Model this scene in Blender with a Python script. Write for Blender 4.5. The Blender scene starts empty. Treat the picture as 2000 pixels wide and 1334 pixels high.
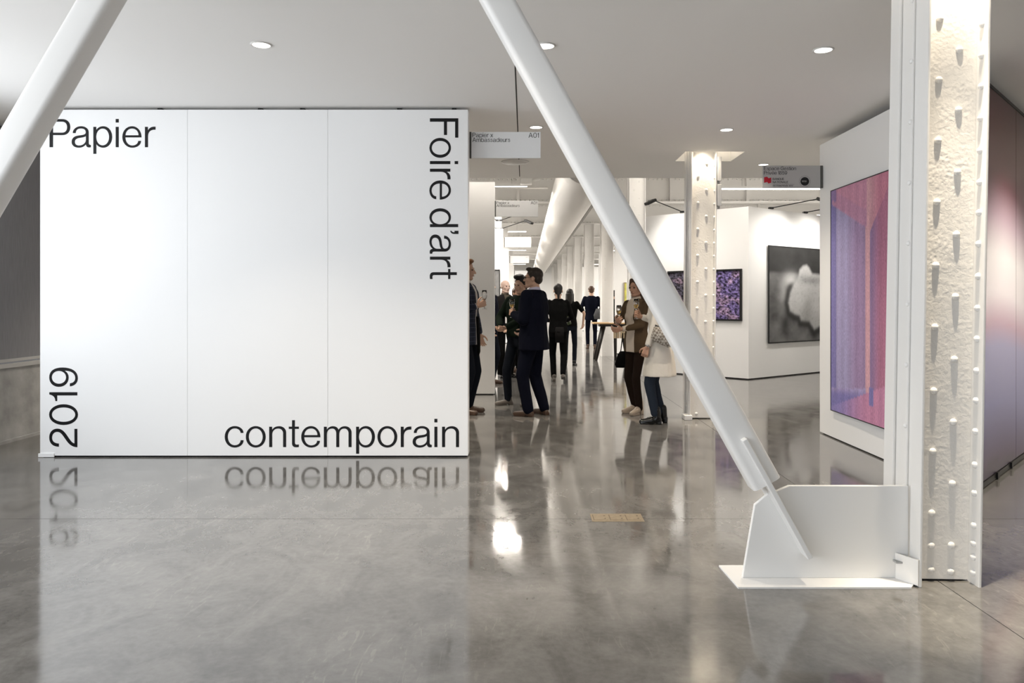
import bpy, bmesh, math, random
from mathutils import Vector, Matrix, noise as mnoise
random.seed(7)
R = math.radians
sc = bpy.context.scene
col = sc.collection

# ------------------------------------------------------------------ camera
FPX, VPX, VPY, CH = 1500.0, 1025.0, 590.0, 1.35     # focal length (px), vanishing point, camera height
cam = bpy.data.cameras.new('camera'); camo = bpy.data.objects.new('camera', cam); col.objects.link(camo)
cam.sensor_width = 36; cam.lens = 36*FPX/2000
cam.shift_x = (1000-VPX)/2000; cam.shift_y = -(667-VPY)/2000
camo.location = (0, 0, CH); camo.rotation_euler = (R(90), 0, 0)
cam.clip_start = .05; cam.clip_end = 200
sc.camera = camo
sc.cycles.max_bounces = 8
# ------------------------------------------------------------------ world, daylight, exposure
w = bpy.data.worlds.new('world'); sc.world = w; w.use_nodes = True
w.node_tree.nodes['Background'].inputs[0].default_value = (.93, .96, 1, 1)
w.node_tree.nodes['Background'].inputs[1].default_value = 1.0
vs = sc.view_settings
vs.view_transform = 'Standard'; vs.look = 'None'; vs.gamma = 1; vs.exposure = 0.0; vs.use_curve_mapping = False
def area(name, loc, rot, sx, sy, power, color=(1, 1, 1), spread=180):
    l = bpy.data.lights.new(name, 'AREA'); l.shape = 'RECTANGLE'; l.size = sx; l.size_y = sy
    l.energy = power; l.color = color; l.spread = R(spread)
    o = bpy.data.objects.new(name, l); col.objects.link(o); o.location = loc; o.rotation_euler = rot
    return o
# daylight entering by the side windows (left) and the entrance glazing (behind the camera)
area('daylight_side', (-4.92, .9, 1.93), (0, R(-90), 0), 2.2, 10.0, 282, (.93, .965, 1))
area('daylight_entrance', (-1.6, -4.5, 1.75), (R(90), 0, 0), 6.0, 2.6, 50, (.93, .965, 1))

# ------------------------------------------------------------------ helpers
def G(x, y):
    "floor point seen at pixel x, y"
    s = (y-VPY)/CH
    return (x-VPX)/s, FPX/s
def A(x, y, Y):
    "X, Z of pixel x, y at depth Y"
    s = FPX/Y
    return (x-VPX)/s, CH+(VPY-y)/s

SCR = bpy.data.scenes.new('scratch')
def baked(data, mods=None):
    t = bpy.data.objects.new('tmp', data); SCR.collection.objects.link(t)
    if mods: mods(t)
    vl = SCR.view_layers[0]; vl.update()
    me = bpy.data.meshes.new_from_object(t.evaluated_get(vl.depsgraph)); bpy.data.objects.remove(t)
    return me
class Geo:
    def __init__(s): s.v = []; s.f = []
    def box(s, x0, x1, y0, y1, z0, z1):
        b = len(s.v)
        s.v += [(x0,y0,z0),(x1,y0,z0),(x1,y1,z0),(x0,y1,z0),(x0,y0,z1),(x1,y0,z1),(x1,y1,z1),(x0,y1,z1)]
        s.f += [tuple(b+i for i in q) for q in ((0,3,2,1),(4,5,6,7),(0,1,5,4),(1,2,6,5),(2,3,7,6),(3,0,4,7))]
        return s
    def prism(s, poly, z0, z1):
        b = len(s.v); n = len(poly)
        s.v += [(p[0],p[1],z0) for p in poly]+[(p[0],p[1],z1) for p in poly]
        s.f += [tuple(b+i for i in reversed(range(n))), tuple(b+n+i for i in range(n))]
        s.f += [(b+i, b+(i+1)%n, b+n+(i+1)%n, b+n+i) for i in range(n)]
        return s
    def rings(s, rings, closed=True):
        b = len(s.v); n = len(rings[0])
        for r in rings: s.v += [tuple(p) for p in r]
        for k in range(len(rings)-1):
            for i in range(n):
                s.f.append((b+k*n+i, b+k*n+(i+1)%n, b+(k+1)*n+(i+1)%n, b+(k+1)*n+i))
        if closed:
            s.f.append(tuple(b+i for i in reversed(range(n))))
            s.f.append(tuple(b+(len(rings)-1)*n+i for i in range(n)))
        return s
    def cap(s, a, b, ra, rb, n=14, flat=1.0, fdir=None):
        "round-ended tapered limb"
        a = Vector(a); b = Vector(b); d = b-a; L = d.length
        d = d/L if L > 1e-6 else Vector((0,0,1))
        u = Vector(fdir) if fdir else (Vector((1,0,0)) if abs(d.x) < .8 else Vector((0,1,0)))
        u = (u-d*u.dot(d)).normalized(); w_ = d.cross(u)
        R_ = []
        for t in (-80,-55,-25,0): R_.append((a+d*(ra*math.sin(R(t))), ra*math.cos(R(t))))
        for t in (0,25,55,80): R_.append((b+d*(rb*math.sin(R(t))), rb*math.cos(R(t))))
        return s.rings([[c+(u*math.cos(2*math.pi*i/n)*flat+w_*math.sin(2*math.pi*i/n))*r for i in range(n)] for c, r in R_])
    def tube(s, a, b, ra, rb=None, n=12):
        a = Vector(a); b = Vector(b); rb = ra if rb is None else rb
        d = (b-a).normalized(); u = Vector((1,0,0)) if abs(d.x) < .8 else Vector((0,1,0))
        u = (u-d*u.dot(d)).normalized(); w_ = d.cross(u)
        return s.rings([[c+(u*math.cos(2*math.pi*i/n)+w_*math.sin(2*math.pi*i/n))*r for i in range(n)] for c, r in ((a,ra),(b,rb))])
    def ell(s, c, r, n=14, m=9):
        c = Vector(c); rs = []
        for k in range(m):
            t = -math.pi/2+math.pi*(k+.35)/(m-.3)
            rs.append([(c.x+r[0]*math.cos(t)*math.cos(2*math.pi*i/n), c.y+r[1]*math.cos(t)*math.sin(2*math.pi*i/n), c.z+r[2]*math.sin(t)) for i in range(n)])
        return s.rings(rs)
    def loft(s, secs, n=24, e=2.4):
        rs = []
        for cx, cy, cz, rx, ry in secs:
            ring = []
            for i in range(n):
                t = 2*math.pi*i/n; ct, st = math.cos(t), math.sin(t)
                ring.append((cx+rx*math.copysign(abs(ct)**(2/e), ct), cy+ry*math.copysign(abs(st)**(2/e), st), cz))
            rs.append(ring)
        return s.rings(rs)
    def lathe(s, prof, c=(0,0,0), n=20):
        c = Vector(c)
        return s.rings([[(c.x+r*math.cos(2*math.pi*i/n), c.y+r*math.sin(2*math.pi*i/n), c.z+z) for i in range(n)] for r, z in prof])
    def add(s, o, M=None):
        b = len(s.v); s.v += [tuple(M @ Vector(p)) if M else p for p in o.v]; s.f += [tuple(b+i for i in q) for q in o.f]
        return s
    def mesh(s, name, mat=None, smooth=False):
        me = bpy.data.meshes.new(name); me.from_pydata([tuple(p) for p in s.v], [], s.f); me.validate()
        bm = bmesh.new(); bm.from_mesh(me); bmesh.ops.recalc_face_normals(bm, faces=bm.faces); bm.to_mesh(me); bm.free()
        if mat: me.materials.append(M_[mat] if isinstance(mat, str) else mat)
        if smooth:
            for p in me.polygons: p.use_smooth = True
        return me
    def build(s, name, mat, parent=None, smooth=False, bevel=0):
        return link(name, s.mesh(name, mat, smooth), parent, bevel)
def link(name, me, parent=None, bevel=0):
    o = bpy.data.objects.new(name, me); col.objects.link(o)
    if parent: o.parent = parent
    if bevel:
        m = o.modifiers.new('bevel', 'BEVEL'); m.width = bevel; m.segments = 2; m.limit_method = 'ANGLE'; m.angle_limit = R(40)
    return o
def tag(o, label=None, cat=None, group=None, kind=None):
    for k, v in (('label', label), ('category', cat), ('group', group), ('kind', kind)):
        if v: o[k] = v
    return o
def empty(name, loc=(0,0,0), rz=0):
    o = bpy.data.objects.new(name, None); col.objects.link(o); o.location = loc; o.rotation_euler = (0,0,rz); o.empty_display_size = .1
    return o
def thing(name, label, cat, loc=(0,0,0), rz=0, group=None):
    return tag(empty(name, loc, rz), label, cat, group)
def struct(o, label=None): return tag(o, label, None, None, 'structure')
def copy_tree(o, parent=None):
    c = o.copy(); col.objects.link(c); c.parent = parent
    for ch in list(o.children):
        if ch.type == 'LIGHT' or ch.type == 'MESH' or ch.type == 'EMPTY': copy_tree(ch, c)
    return c

# ------------------------------------------------------------------ materials
M_ = {}
def mat(name, c, rough=.5, spec=.5, bump=0, bscale=60, bdist=.01, metal=0, var=0, vscale=4, emit=None, estr=0, trans=0, ior=1.45, coat=0, detail=4, stretch=None):
    m = bpy.data.materials.new(name); m.use_nodes = True; nt = m.node_tree; b = nt.nodes['Principled BSDF']
    I = b.inputs
    I['Base Color'].default_value = (*c, 1); I['Roughness'].default_value = rough; I['Specular IOR Level'].default_value = spec
    I['Metallic'].default_value = metal; I['IOR'].default_value = ior; I['Transmission Weight'].default_value = trans; I['Coat Weight'].default_value = coat
    if emit: I['Emission Color'].default_value = (*emit, 1); I['Emission Strength'].default_value = estr
    if bump or var:
        tc = nt.nodes.new('ShaderNodeTexCoord'); src = tc.outputs['Object']
        if stretch:
            mp = nt.nodes.new('ShaderNodeMapping'); mp.inputs['Scale'].default_value = stretch
            nt.links.new(src, mp.inputs[0]); src = mp.outputs[0]
    if bump:
        n = nt.nodes.new('ShaderNodeTexNoise'); n.inputs['Scale'].default_value = bscale; n.inputs['Detail'].default_value = detail
        nt.links.new(src, n.inputs['Vector'])
        bp = nt.nodes.new('ShaderNodeBump'); bp.inputs['Strength'].default_value = bump; bp.inputs['Distance'].default_value = bdist
        nt.links.new(n.outputs[0], bp.inputs['Height']); nt.links.new(bp.outputs[0], I['Normal'])
    if var:
        n = nt.nodes.new('ShaderNodeTexNoise'); n.inputs['Scale'].default_value = vscale; n.inputs['Detail'].default_value = 6
        nt.links.new(src, n.inputs['Vector'])
        r = nt.nodes.new('ShaderNodeMapRange'); r.inputs[1].default_value = .3; r.inputs[2].default_value = .7
        r.inputs[3].default_value = 1-var; r.inputs[4].default_value = 1+var
        nt.links.new(n.outputs[0], r.inputs[0])
        mx = nt.nodes.new('ShaderNodeVectorMath'); mx.operation = 'SCALE'; mx.inputs[0].default_value = c
        nt.links.new(r.outputs[0], mx.inputs['Scale']); nt.links.new(mx.outputs[0], I['Base Color'])
    M_[name] = m
    return m
mat('white_wall', (.86,.86,.855), .55, .3)
mat('panel_white', (.88,.885,.89), .45, .35)
mat('ceiling_paint', (.90,.89,.875), .7, .2)
mat('hall_ceiling', (.80,.785,.76), .6, .3, bump=.3, bscale=4, bdist=.02)
mat('steel_paint', (.80,.79,.77), .42, .4, bump=.12, bscale=30, bdist=.004)
mat('steel_smooth', (.82,.815,.80), .38, .45, bump=.05, bscale=14, bdist=.003)
mat('vinyl_black', (.006,.006,.007), .45, .25)
mat('dark_gap', (.02,.02,.02), .8, .1)
mat('groove', (.05,.048,.045), .8, .1)
mat('black_metal', (.012,.012,.012), .45, .4)
mat('grey_metal', (.42,.42,.41), .35, .5, metal=.6)
mat('dark_strip', (.09,.09,.085), .6, .3)
mat('sign_white', (.80,.81,.82), .45, .3)
mat('sign_grey', (.42,.41,.40), .5, .3)
mat('ink', (.015,.015,.016), .5, .3)
mat('logo_red', (.42,.015,.03), .5, .3)
mat('brass', (.36,.29,.20), .4, .5, metal=.5, var=.15, vscale=30)
mat('brass_dark', (.10,.075,.05), .5, .4)
mat('lamp_lens', (1,1,1), .4, .2, emit=(1,.93,.82), estr=9)
mat('tube_light', (1,1,1), .4, .2, emit=(1,.96,.9), estr=7)
mat('lamp_trim', (.70,.69,.67), .35, .5)
mat('duct_paint', (.74,.715,.68), .32, .5, bump=.1, bscale=8, bdist=.01)
mat('frame_black', (.01,.01,.011), .4, .4)
mat('wood', (.50,.33,.17), .45, .4, var=.12, vscale=9, stretch=(1,8,8))
mat('dark_wood', (.018,.015,.013), .5, .4)
mat('paper', (.85,.84,.82), .6, .3)
mat('kraft', (.38,.30,.20), .7, .2)
mat('concrete_wall', (.38,.385,.385), .7, .3, bump=.4, bscale=12, bdist=.01, var=.22, vscale=5, detail=8)
mat('metal_sill', (.50,.505,.51), .4, .5, metal=.3)
mat('window_frame', (.12,.12,.125), .5, .4)

# grey woven screen of the roller blind
mat('blind_mesh', (.25,.255,.28), .65, .3, bump=.15, bscale=90, bdist=.004, var=.16, vscale=55, stretch=(1,6,.12))
# near column: lumpy old paint, orange peel
def lumpy(name, c, strength):
    m = mat(name, c, .42, .45); nt = m.node_tree; b = nt.nodes['Principled BSDF']
    tc = nt.nodes.new('ShaderNodeTexCoord')
    n1 = nt.nodes.new('ShaderNodeTexNoise'); n1.inputs['Scale'].default_value = 42; n1.inputs['Detail'].default_value = 5; n1.inputs['Distortion'].default_value = .6
    n2 = nt.nodes.new('ShaderNodeTexNoise'); n2.inputs['Scale'].default_value = 5.5; n2.inputs['Detail'].default_value = 2
    v = nt.nodes.new('ShaderNodeTexVoronoi'); v.inputs['Scale'].default_value = 55; v.feature = 'SMOOTH_F1'
    for q in (n1, n2, v): nt.links.new(tc.outputs['Object'], q.inputs['Vector'])
    r2 = nt.nodes.new('ShaderNodeMapRange'); r2.inputs[1].default_value = .46; r2.inputs[2].default_value = .62
    nt.links.new(n2.outputs[0], r2.inputs[0])
    mu = nt.nodes.new('ShaderNodeMath'); mu.operation = 'MULTIPLY'; nt.links.new(v.outputs[0], mu.inputs[0]); nt.links.new(r2.outputs[0], mu.inputs[1])
    ad = nt.nodes.new('ShaderNodeMath'); ad.operation = 'MULTIPLY_ADD'; ad.inputs[1].default_value = 1.1
    nt.links.new(n1.outputs[0], ad.inputs[0]); nt.links.new(mu.outputs[0], ad.inputs[2])
    bp = nt.nodes.new('ShaderNodeBump'); bp.inputs['Strength'].default_value = strength; bp.inputs['Distance'].default_value = .012
    nt.links.new(ad.outputs[0], bp.inputs['Height']); nt.links.new(bp.outputs[0], b.inputs['Normal'])
lumpy('lumpy_paint', (.80,.78,.745), .17)
lumpy('lumpy_paint_far', (.80,.78,.745), .14)

# polished concrete floor
def concrete():
    m = mat('polished_concrete', (.2,.19,.18), .14, .5); nt = m.node_tree; b = nt.nodes['Principled BSDF']
    N, L = nt.nodes.new, nt.links.new
    tc = N('ShaderNodeTexCoord'); P = tc.outputs['Object']
    def nz(scale, det, dist=0, st=None):
        n = N('ShaderNodeTexNoise'); n.inputs['Scale'].default_value = scale; n.inputs['Detail'].default_value = det; n.inputs['Distortion'].default_value = dist
        n.inputs['Roughness'].default_value = .62
        if st:
            mp = N('ShaderNodeMapping'); mp.inputs['Scale'].default_value = st; mp.inputs['Rotation'].default_value = (0,0,.3); L(P, mp.inputs[0]); L(mp.outputs[0], n.inputs['Vector'])
        else: L(P, n.inputs['Vector'])
        return n.outputs[0]
    big = nz(.7, 5, .8); mid = nz(3.6, 12, 1.0, (1,.7,1)); fine = nz(30, 8); scratch = nz(7, 8, 2.5, (2.6,.5,1))
    r = N('ShaderNodeValToRGB'); e = r.color_ramp.elements
    e[0].position = .30; e[0].color = (.056,.054,.050,1); e[1].position = .70; e[1].color = (.212,.205,.194,1)
    k = e.new(.5); k.color = (.126,.121,.114,1)
    a1 = N('ShaderNodeMath'); a1.operation = 'MULTIPLY_ADD'; a1.inputs[1].default_value = .55; L(mid, a1.inputs[0])
    a0 = N('ShaderNodeMath'); a0.operation = 'MULTIPLY'; a0.inputs[1].default_value = .35; L(big, a0.inputs[0]); L(a0.outputs[0], a1.inputs[2])
    a2 = N('ShaderNodeMath'); a2.operation = 'MULTIPLY_ADD'; a2.inputs[1].default_value = .22; L(fine, a2.inputs[0]); L(a1.outputs[0], a2.inputs[2])
    L(a2.outputs[0], r.inputs[0])
    # pale flakes where the slab surface has worn
    f1 = N('ShaderNodeMapRange'); f1.inputs[1].default_value = .58; f1.inputs[2].default_value = .63; L(scratch, f1.inputs[0])
    f2 = N('ShaderNodeMapRange'); f2.inputs[1].default_value = .48; f2.inputs[2].default_value = .60; L(big, f2.inputs[0])
    fm = N('ShaderNodeMath'); fm.operation = 'MULTIPLY'; L(f1.outputs[0], fm.inputs[0]); L(f2.outputs[0], fm.inputs[1])
    fs = N('ShaderNodeMath'); fs.operation = 'MULTIPLY'; fs.inputs[1].default_value = .30; L(fm.outputs[0], fs.inputs[0])
    mx = N('ShaderNodeMix'); mx.data_type = 'RGBA'; mx.inputs['B'].default_value = (.34,.32,.29,1)
    L(fs.outputs[0], mx.inputs['Factor']); L(r.outputs[0], mx.inputs['A']); L(mx.outputs['Result'], b.inputs['Base Color'])
    rr = N('ShaderNodeMapRange'); rr.inputs[1].default_value = .3; rr.inputs[2].default_value = .7; rr.inputs[3].default_value = .05; rr.inputs[4].default_value = .13
    L(mid, rr.inputs[0]); L(rr.outputs[0], b.inputs['Roughness'])
    b.inputs['IOR'].default_value = 2.0
concrete()

def vcol_mat(name, rough, spec, bump=0, bscale=80, stretch=None, var=0, coat=0):
    m = mat(name, (1,1,1), rough, spec, coat=coat); nt = m.node_tree; b = nt.nodes['Principled BSDF']
    at = nt.nodes.new('ShaderNodeAttribute'); at.attribute_name = 'col'; out = at.outputs[0]
    if var or bump:
        tc = nt.nodes.new('ShaderNodeTexCoord'); mp = nt.nodes.new('ShaderNodeMapping'); mp.inputs['Scale'].default_value = stretch or (1,1,1)
        nt.links.new(tc.outputs['Object'], mp.inputs[0]); n = nt.nodes.new('ShaderNodeTexNoise'); n.inputs['Scale'].default_value = bscale; n.inputs['Detail'].default_value = 5
        nt.links.new(mp.outputs[0], n.inputs['Vector'])
        if var:
            r = nt.nodes.new('ShaderNodeMapRange'); r.inputs[1].default_value = .3; r.inputs[2].default_value = .7; r.inputs[3].default_value = 1-var; r.inputs[4].default_value = 1+var
            nt.links.new(n.outputs[0], r.inputs[0]); s = nt.nodes.new('ShaderNodeVectorMath'); s.operation = 'SCALE'
            nt.links.new(out, s.inputs[0]); nt.links.new(r.outputs[0], s.inputs['Scale']); out = s.outputs[0]
        if bump:
            bp = nt.nodes.new('ShaderNodeBump'); bp.inputs['Strength'].default_value = bump; bp.inputs['Distance'].default_value = .003
            nt.links.new(n.outputs[0], bp.inputs['Height']); nt.links.new(bp.outputs[0], b.inputs['Normal'])
    nt.links.new(out, b.inputs['Base Color'])
vcol_mat('woven_print', .8, .15, bump=.4, bscale=160, stretch=(1,1,.25), var=.22)
vcol_mat('photo_print', .6, .25, bscale=220, var=.16)
vcol_mat('gloss_print', .30, .4, coat=.0)

def picture(name, parent, P0, U, V, nu, nv, fn, mname, thick=.004):
    "flat printed sheet: P0 lower-left, U and V its edges; fn(u, v) gives linear rgb"
    P0, U, V = Vector(P0), Vector(U), Vector(V); nrm = U.cross(V).normalized()
    vs_, fs_, cs = [], [], []
    for j in range(nv+1):
        for i in range(nu+1):
            vs_.append(tuple(P0+U*(i/nu)+V*(j/nv)+nrm*thick)); cs.append(fn(i/nu, j/nv))
    for j in range(nv):
        for i in range(nu):
            a = j*(nu+1)+i; fs_.append((a, a+1, a+nu+2, a+nu+1))
    b = len(vs_)                                   # back of the sheet
    vs_ += [tuple(P0), tuple(P0+U), tuple(P0+U+V), tuple(P0+V)]; cs += [(.05,.05,.05)]*4
    c = [0, nu, (nu+1)*(nv+1)-1, nv*(nu+1)]
    fs_ += [(b+3, b+2, b+1, b)]+[(b+k, b+(k+1)%4, c[(k+1)%4], c[k]) for k in range(4)]
    me = bpy.data.meshes.new(name); me.from_pydata(vs_, [], fs_)
    at = me.color_attributes.new('col', 'FLOAT_COLOR', 'POINT')
    for i, q in enumerate(cs): at.data[i].color = (*q, 1)
    me.materials.append(M_[mname])
    return link(name, me, parent)
def s2l(r, g, b): return tuple(((c/255)/12.92 if c/255 <= .04045 else ((c/255+.055)/1.055)**2.4) for c in (r, g, b))
def mix(a, b, t): t = max(0, min(1, t)); return tuple(p+(q-p)*t for p, q in zip(a, b))
def sm(a, b, x): t = max(0, min(1, (x-a)/(b-a))); return t*t*(3-2*t)

# ------------------------------------------------------------------ lettering (outlines drawn here, flat vinyl)
def flat_path(cmds):
    out = []; cur = None
    for c in cmds:
        if c[0] in 'ML': cur = (c[1], c[2]); out.append(cur)
        else:
            if c[0] == 'C': p1, p2, p3 = (c[1],c[2]), (c[3],c[4]), (c[5],c[6])
            else:
                x, y = c[1], c[2]; k = .57; p3 = (x, y)
                if c[3] == 'h': p1 = (cur[0]+(x-cur[0])*k, cur[1]); p2 = (x, y-(y-cur[1])*k)
                else: p1 = (cur[0], cur[1]+(y-cur[1])*k); p2 = (x-(x-cur[0])*k, y)
            for i in range(1, 9):
                t = i/8; a = (1-t)**3; b = 3*t*(1-t)**2; d = 3*t*t*(1-t); e = t**3
                out.append((a*cur[0]+b*p1[0]+d*p2[0]+e*p3[0], a*cur[1]+b*p1[1]+d*p2[1]+e*p3[1]))
            cur = p3
    if math.dist(out[0], out[-1]) < .5: out.pop()
    return out
def rect(x0, y0, x1, y1): return [('M',x0,y0),('L',x0,y1),('L',x1,y1),('L',x1,y0)]
def oval(cx, cy, rx, ry): return [('M',cx-rx,cy),('E',cx,cy+ry,'v'),('E',cx+rx,cy,'h'),('E',cx,cy-ry,'v'),('E',cx-rx,cy,'h')]
def PP(s):
    out = []
    for t in s.split(';'):
        q = t.split(); out.append((q[0], *[float(x) for x in q[1:] if x not in 'hv'], *[x for x in q[1:] if x in 'hv']))
    return out
def stroke(pts, wd):
    "outline of a polyline of constant width"
    n = len(pts); Lp, Rp = [], []
    for i in range(n):
        a = pts[max(0,i-1)]; b = pts[min(n-1,i+1)]; dx, dy = b[0]-a[0], b[1]-a[1]; l = math.hypot(dx, dy)
        nx, ny = -dy/l*wd/2, dx/l*wd/2
        Lp.append((pts[i][0]+nx, pts[i][1]+ny)); Rp.append((pts[i][0]-nx, pts[i][1]-ny))
    return [('M', *Lp[0])]+[('L', *p) for p in Lp[1:]+Rp[::-1]]
S_ = [(278,335),(262,385),(222,416),(165,420),(105,412),(68,380),(66,335),(92,292),(165,260),(240,228),(285,190),(290,128),(262,68),(210,32),(150,26),(85,40),(45,80),(28,132)]
def sc_pts(p, fx, fy): return [(x*fx, y*fy) for x, y in p]
G_ = {
 'i': (50, [rect(0,0,50,332), rect(0,402,50,460)]),
 'o': (324, [oval(162,167,162,175), oval(162,167,113,137)]),
 'c': (307, [PP('M 305 230;E 162 342 v;E 0 167 h;E 162 -8 v;E 307 113 h;L 258 113;E 162 30 v;E 50 167 h;E 162 304 v;E 258 230 h')]),
 'e': (315, [PP('M 313 160;L 50 160;E 162 28 v;E 258 103 h;L 305 103;E 162 -8 v;E 0 167 h;E 160 342 v;E 313 160 h'), PP('M 52 195;E 160 304 v;E 264 195 h')]),
 'n': (277, [PP('M 0 0;L 0 332;L 48 332;L 50 283;C 75 325 115 340 165 340;E 277 235 h;L 277 0;L 227 0;L 227 225;E 150 302 v;C 90 302 50 262 50 205;L 50 0')]),
 'm': (452, [PP('M 0 0;L 0 332;L 48 332;L 50 285;C 72 322 108 340 148 340;C 195 340 228 318 240 282;C 262 322 300 340 345 340;E 452 235 h;L 452 0;L 402 0;L 402 225;E 335 302 v;C 285 302 252 270 252 205;L 252 0;L 202 0;L 202 225;E 138 302 v;C 88 302 50 270 50 205;L 50 0')]),
 'p': (307, [PP('M 0 -108;L 0 332;L 48 332;L 50 283;C 75 322 115 342 163 342;E 307 167 h;E 163 -8 v;C 115 -8 75 12 50 50;L 50 -108'), oval(152,167,105,137)]),
 'd': (307, [PP('M 307 460;L 257 460;L 257 283;C 232 322 192 342 144 342;E 0 167 h;E 144 -8 v;C 192 -8 232 12 257 50;L 259 0;L 307 0'), oval(155,167,105,137)]),
 'b': (307, [PP('M 0 460;L 50 460;L 50 283;C 75 322 115 342 163 342;E 307 167 h;E 163 -8 v;C 115 -8 75 12 50 50;L 48 0;L 0 0'), oval(152,167,105,137)]),
 'r': (173, [PP('M 0 0;L 0 332;L 48 332;L 50 275;C 75 320 110 338 173 335;L 173 285;C 95 290 50 255 50 175;L 50 0')]),
 'a': (313, [PP('M 18 230;E 155 342 v;E 278 245 h;L 278 75;C 278 48 288 38 313 38;L 313 0;C 300 -4 292 -4 280 -4;C 255 -4 238 12 232 45;C 205 10 165 -8 115 -8;C 45 -8 0 32 0 85;C 0 150 45 182 110 190;C 190 200 228 205 230 240;C 232 285 200 305 150 305;C 98 305 68 280 67 230'),
              PP('M 232 180;C 190 155 150 158 110 148;C 72 138 52 118 52 85;C 52 50 80 28 120 28;C 185 28 232 70 232 120')]),
 't': (165, [PP('M 53 438;L 100 438;L 100 333;L 165 333;L 165 296;L 100 296;L 100 75;C 100 48 112 40 135 40;L 165 43;L 165 2;C 150 -2 135 -3 122 -3;C 75 -3 53 18 53 65;L 53 296;L 0 296;L 0 333;L 53 333')]),
 'P': (338, [PP('M 0 0;L 0 458;L 205 458;C 290 458 338 405 338 328;C 338 245 285 197 210 197;L 58 197;L 58 0'), PP('M 58 416;L 58 237;L 205 237;C 255 237 286 270 286 326;C 286 385 255 416 200 416')]),
 'R': (345, [PP('M 0 0;L 0 458;L 205 458;C 290 458 338 405 338 328;C 338 265 305 222 255 205;L 345 0;L 285 0;L 200 197;L 58 197;L 58 0'), PP('M 58 416;L 58 237;L 205 237;C 255 237 286 270 286 326;C 286 385 255 416 200 416')]),
 'B': (335, [PP('M 0 0;L 0 458;L 205 458;C 280 458 320 410 320 345;C 320 300 300 262 262 245;C 310 230 335 185 335 130;C 335 50 285 0 205 0'), PP('M 58 416;L 58 262;L 195 262;C 240 262 266 290 266 340;C 266 390 240 416 195 416'), PP('M 58 222;L 58 42;L 205 42;C 255 42 280 75 280 132;C 280 190 250 222 205 222')]),
 'F': (315, [PP('M 0 0;L 0 462;L 315 462;L 315 410;L 56 410;L 56 278;L 272 278;L 272 228;L 56 228;L 56 0')]),
 'E': (320, [PP('M 0 0;L 0 458;L 315 458;L 315 408;L 56 408;L 56 262;L 295 262;L 295 214;L 56 214;L 56 50;L 322 50;L 322 0')]),
 'L': (285, [PP('M 0 0;L 0 458;L 56 458;L 56 50;L 285 50;L 285 0')]),
 'T': (350, [PP('M 147 0;L 147 408;L 0 408;L 0 458;L 350 458;L 350 408;L 203 408;L 203 0')]),
 'I': (56, [rect(0,0,56,458)]),
 'N': (355, [PP('M 0 0;L 0 458;L 62 458;L 300 92;L 300 458;L 355 458;L 355 0;L 293 0;L 55 366;L 55 0')]),
 'U': (345, [PP('M 0 458;L 56 458;L 56 165;C 56 85 95 42 172 42;C 250 42 289 85 289 165;L 289 458;L 345 458;L 345 160;C 345 55 280 -8 172 -8;C 65 -8 0 55 0 160')]),
 'V': (395, [PP('M 0 458;L 60 458;L 198 62;L 336 458;L 395 458;L 226 0;L 168 0')]),
 'A': (400, [PP('M 0 0;L 170 458;L 232 458;L 400 0;L 340 0;L 292 135;L 108 135;L 60 0'), PP('M 124 182;L 276 182;L 201 400')]),
 'O': (420, [oval(210,229,210,240), oval(210,229,154,192)]),
 'Q': (420, [oval(210,229,210,240), oval(210,229,154,192), stroke([(255,110),(400,-20)], 50)]),
 'G': (415, [stroke([(385,330),(350,392),(290,430),(210,438),(125,410),(60,345),(28,229),(60,112),(125,45),(210,20),(295,40),(360,90),(385,140),(388,218),(225,218)], 54)]),
 'S': (320, [stroke(S_, 52)]),
 's': (255, [stroke(sc_pts(S_, .8, .735), 42)]),
 'u': (277, [PP('M 277 332;L 277 0;L 229 0;L 227 49;C 202 7 162 -8 112 -8;E 0 97 h;L 0 332;L 50 332;L 50 107;E 127 30 v;C 187 30 227 70 227 127;L 227 332')]),
 'v': (300, [PP('M 0 332;L 55 332;L 150 60;L 245 332;L 300 332;L 178 0;L 122 0')]),
 'x': (290, [PP('M 0 0;L 115 172;L 8 332;L 68 332;L 147 212;L 226 332;L 284 332;L 177 172;L 292 0;L 232 0;L 146 130;L 60 0')]),
 '’': (62, [PP('M 10 465;L 62 465;L 62 400;C 62 360 45 335 10 330;L 10 352;C 28 358 34 375 34 400;L 10 400')]),
 '2': (303, [PP('M 300 0;L 0 0;C 2 85 45 135 125 190;C 195 238 250 270 250 325;C 250 378 210 412 155 412;C 98 412 62 375 60 300;L 8 300;C 8 400 65 458 158 458;C 245 458 303 405 303 325;C 303 245 240 200 165 150;C 110 112 72 88 62 48;L 300 48')]),
 '0': (338, [oval(169,225,169,235), oval(169,225,117,190)]),
 '1': (145, [PP('M 145 0;L 145 457;L 108 457;C 95 395 70 362 0 358;L 0 328;L 92 328;L 92 0')]),
 '9': (315, [PP('M 262 205;C 235 160 195 142 150 142;C 62 142 0 210 0 300;C 0 395 65 458 155 458;C 262 458 315 375 315 245;C 315 85 250 -8 142 -8;C 70 -8 15 38 8 122;L 58 122;C 64 65 95 35 145 35;C 215 35 262 95 262 205'), oval(155,300,104,116)]),
 '8': (310, [oval(155,335,135,123), oval(155,335,84,82), oval(155,120,155,128), oval(155,120,103,88)]),
 '5': (310, [stroke([(285,432),(85,432),(52,225),(110,272),(170,280),(235,258),(278,205),(284,140),(258,70),(205,28),(140,20),(75,45),(35,115)], 50)]),
}
G_['é'] = (315, G_['e'][1]+[PP('M 130 375;L 175 375;L 245 460;L 185 460')])
G_['É'] = (320, G_['E'][1]+[PP('M 130 495;L 175 495;L 245 580;L 185 580')])
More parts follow.
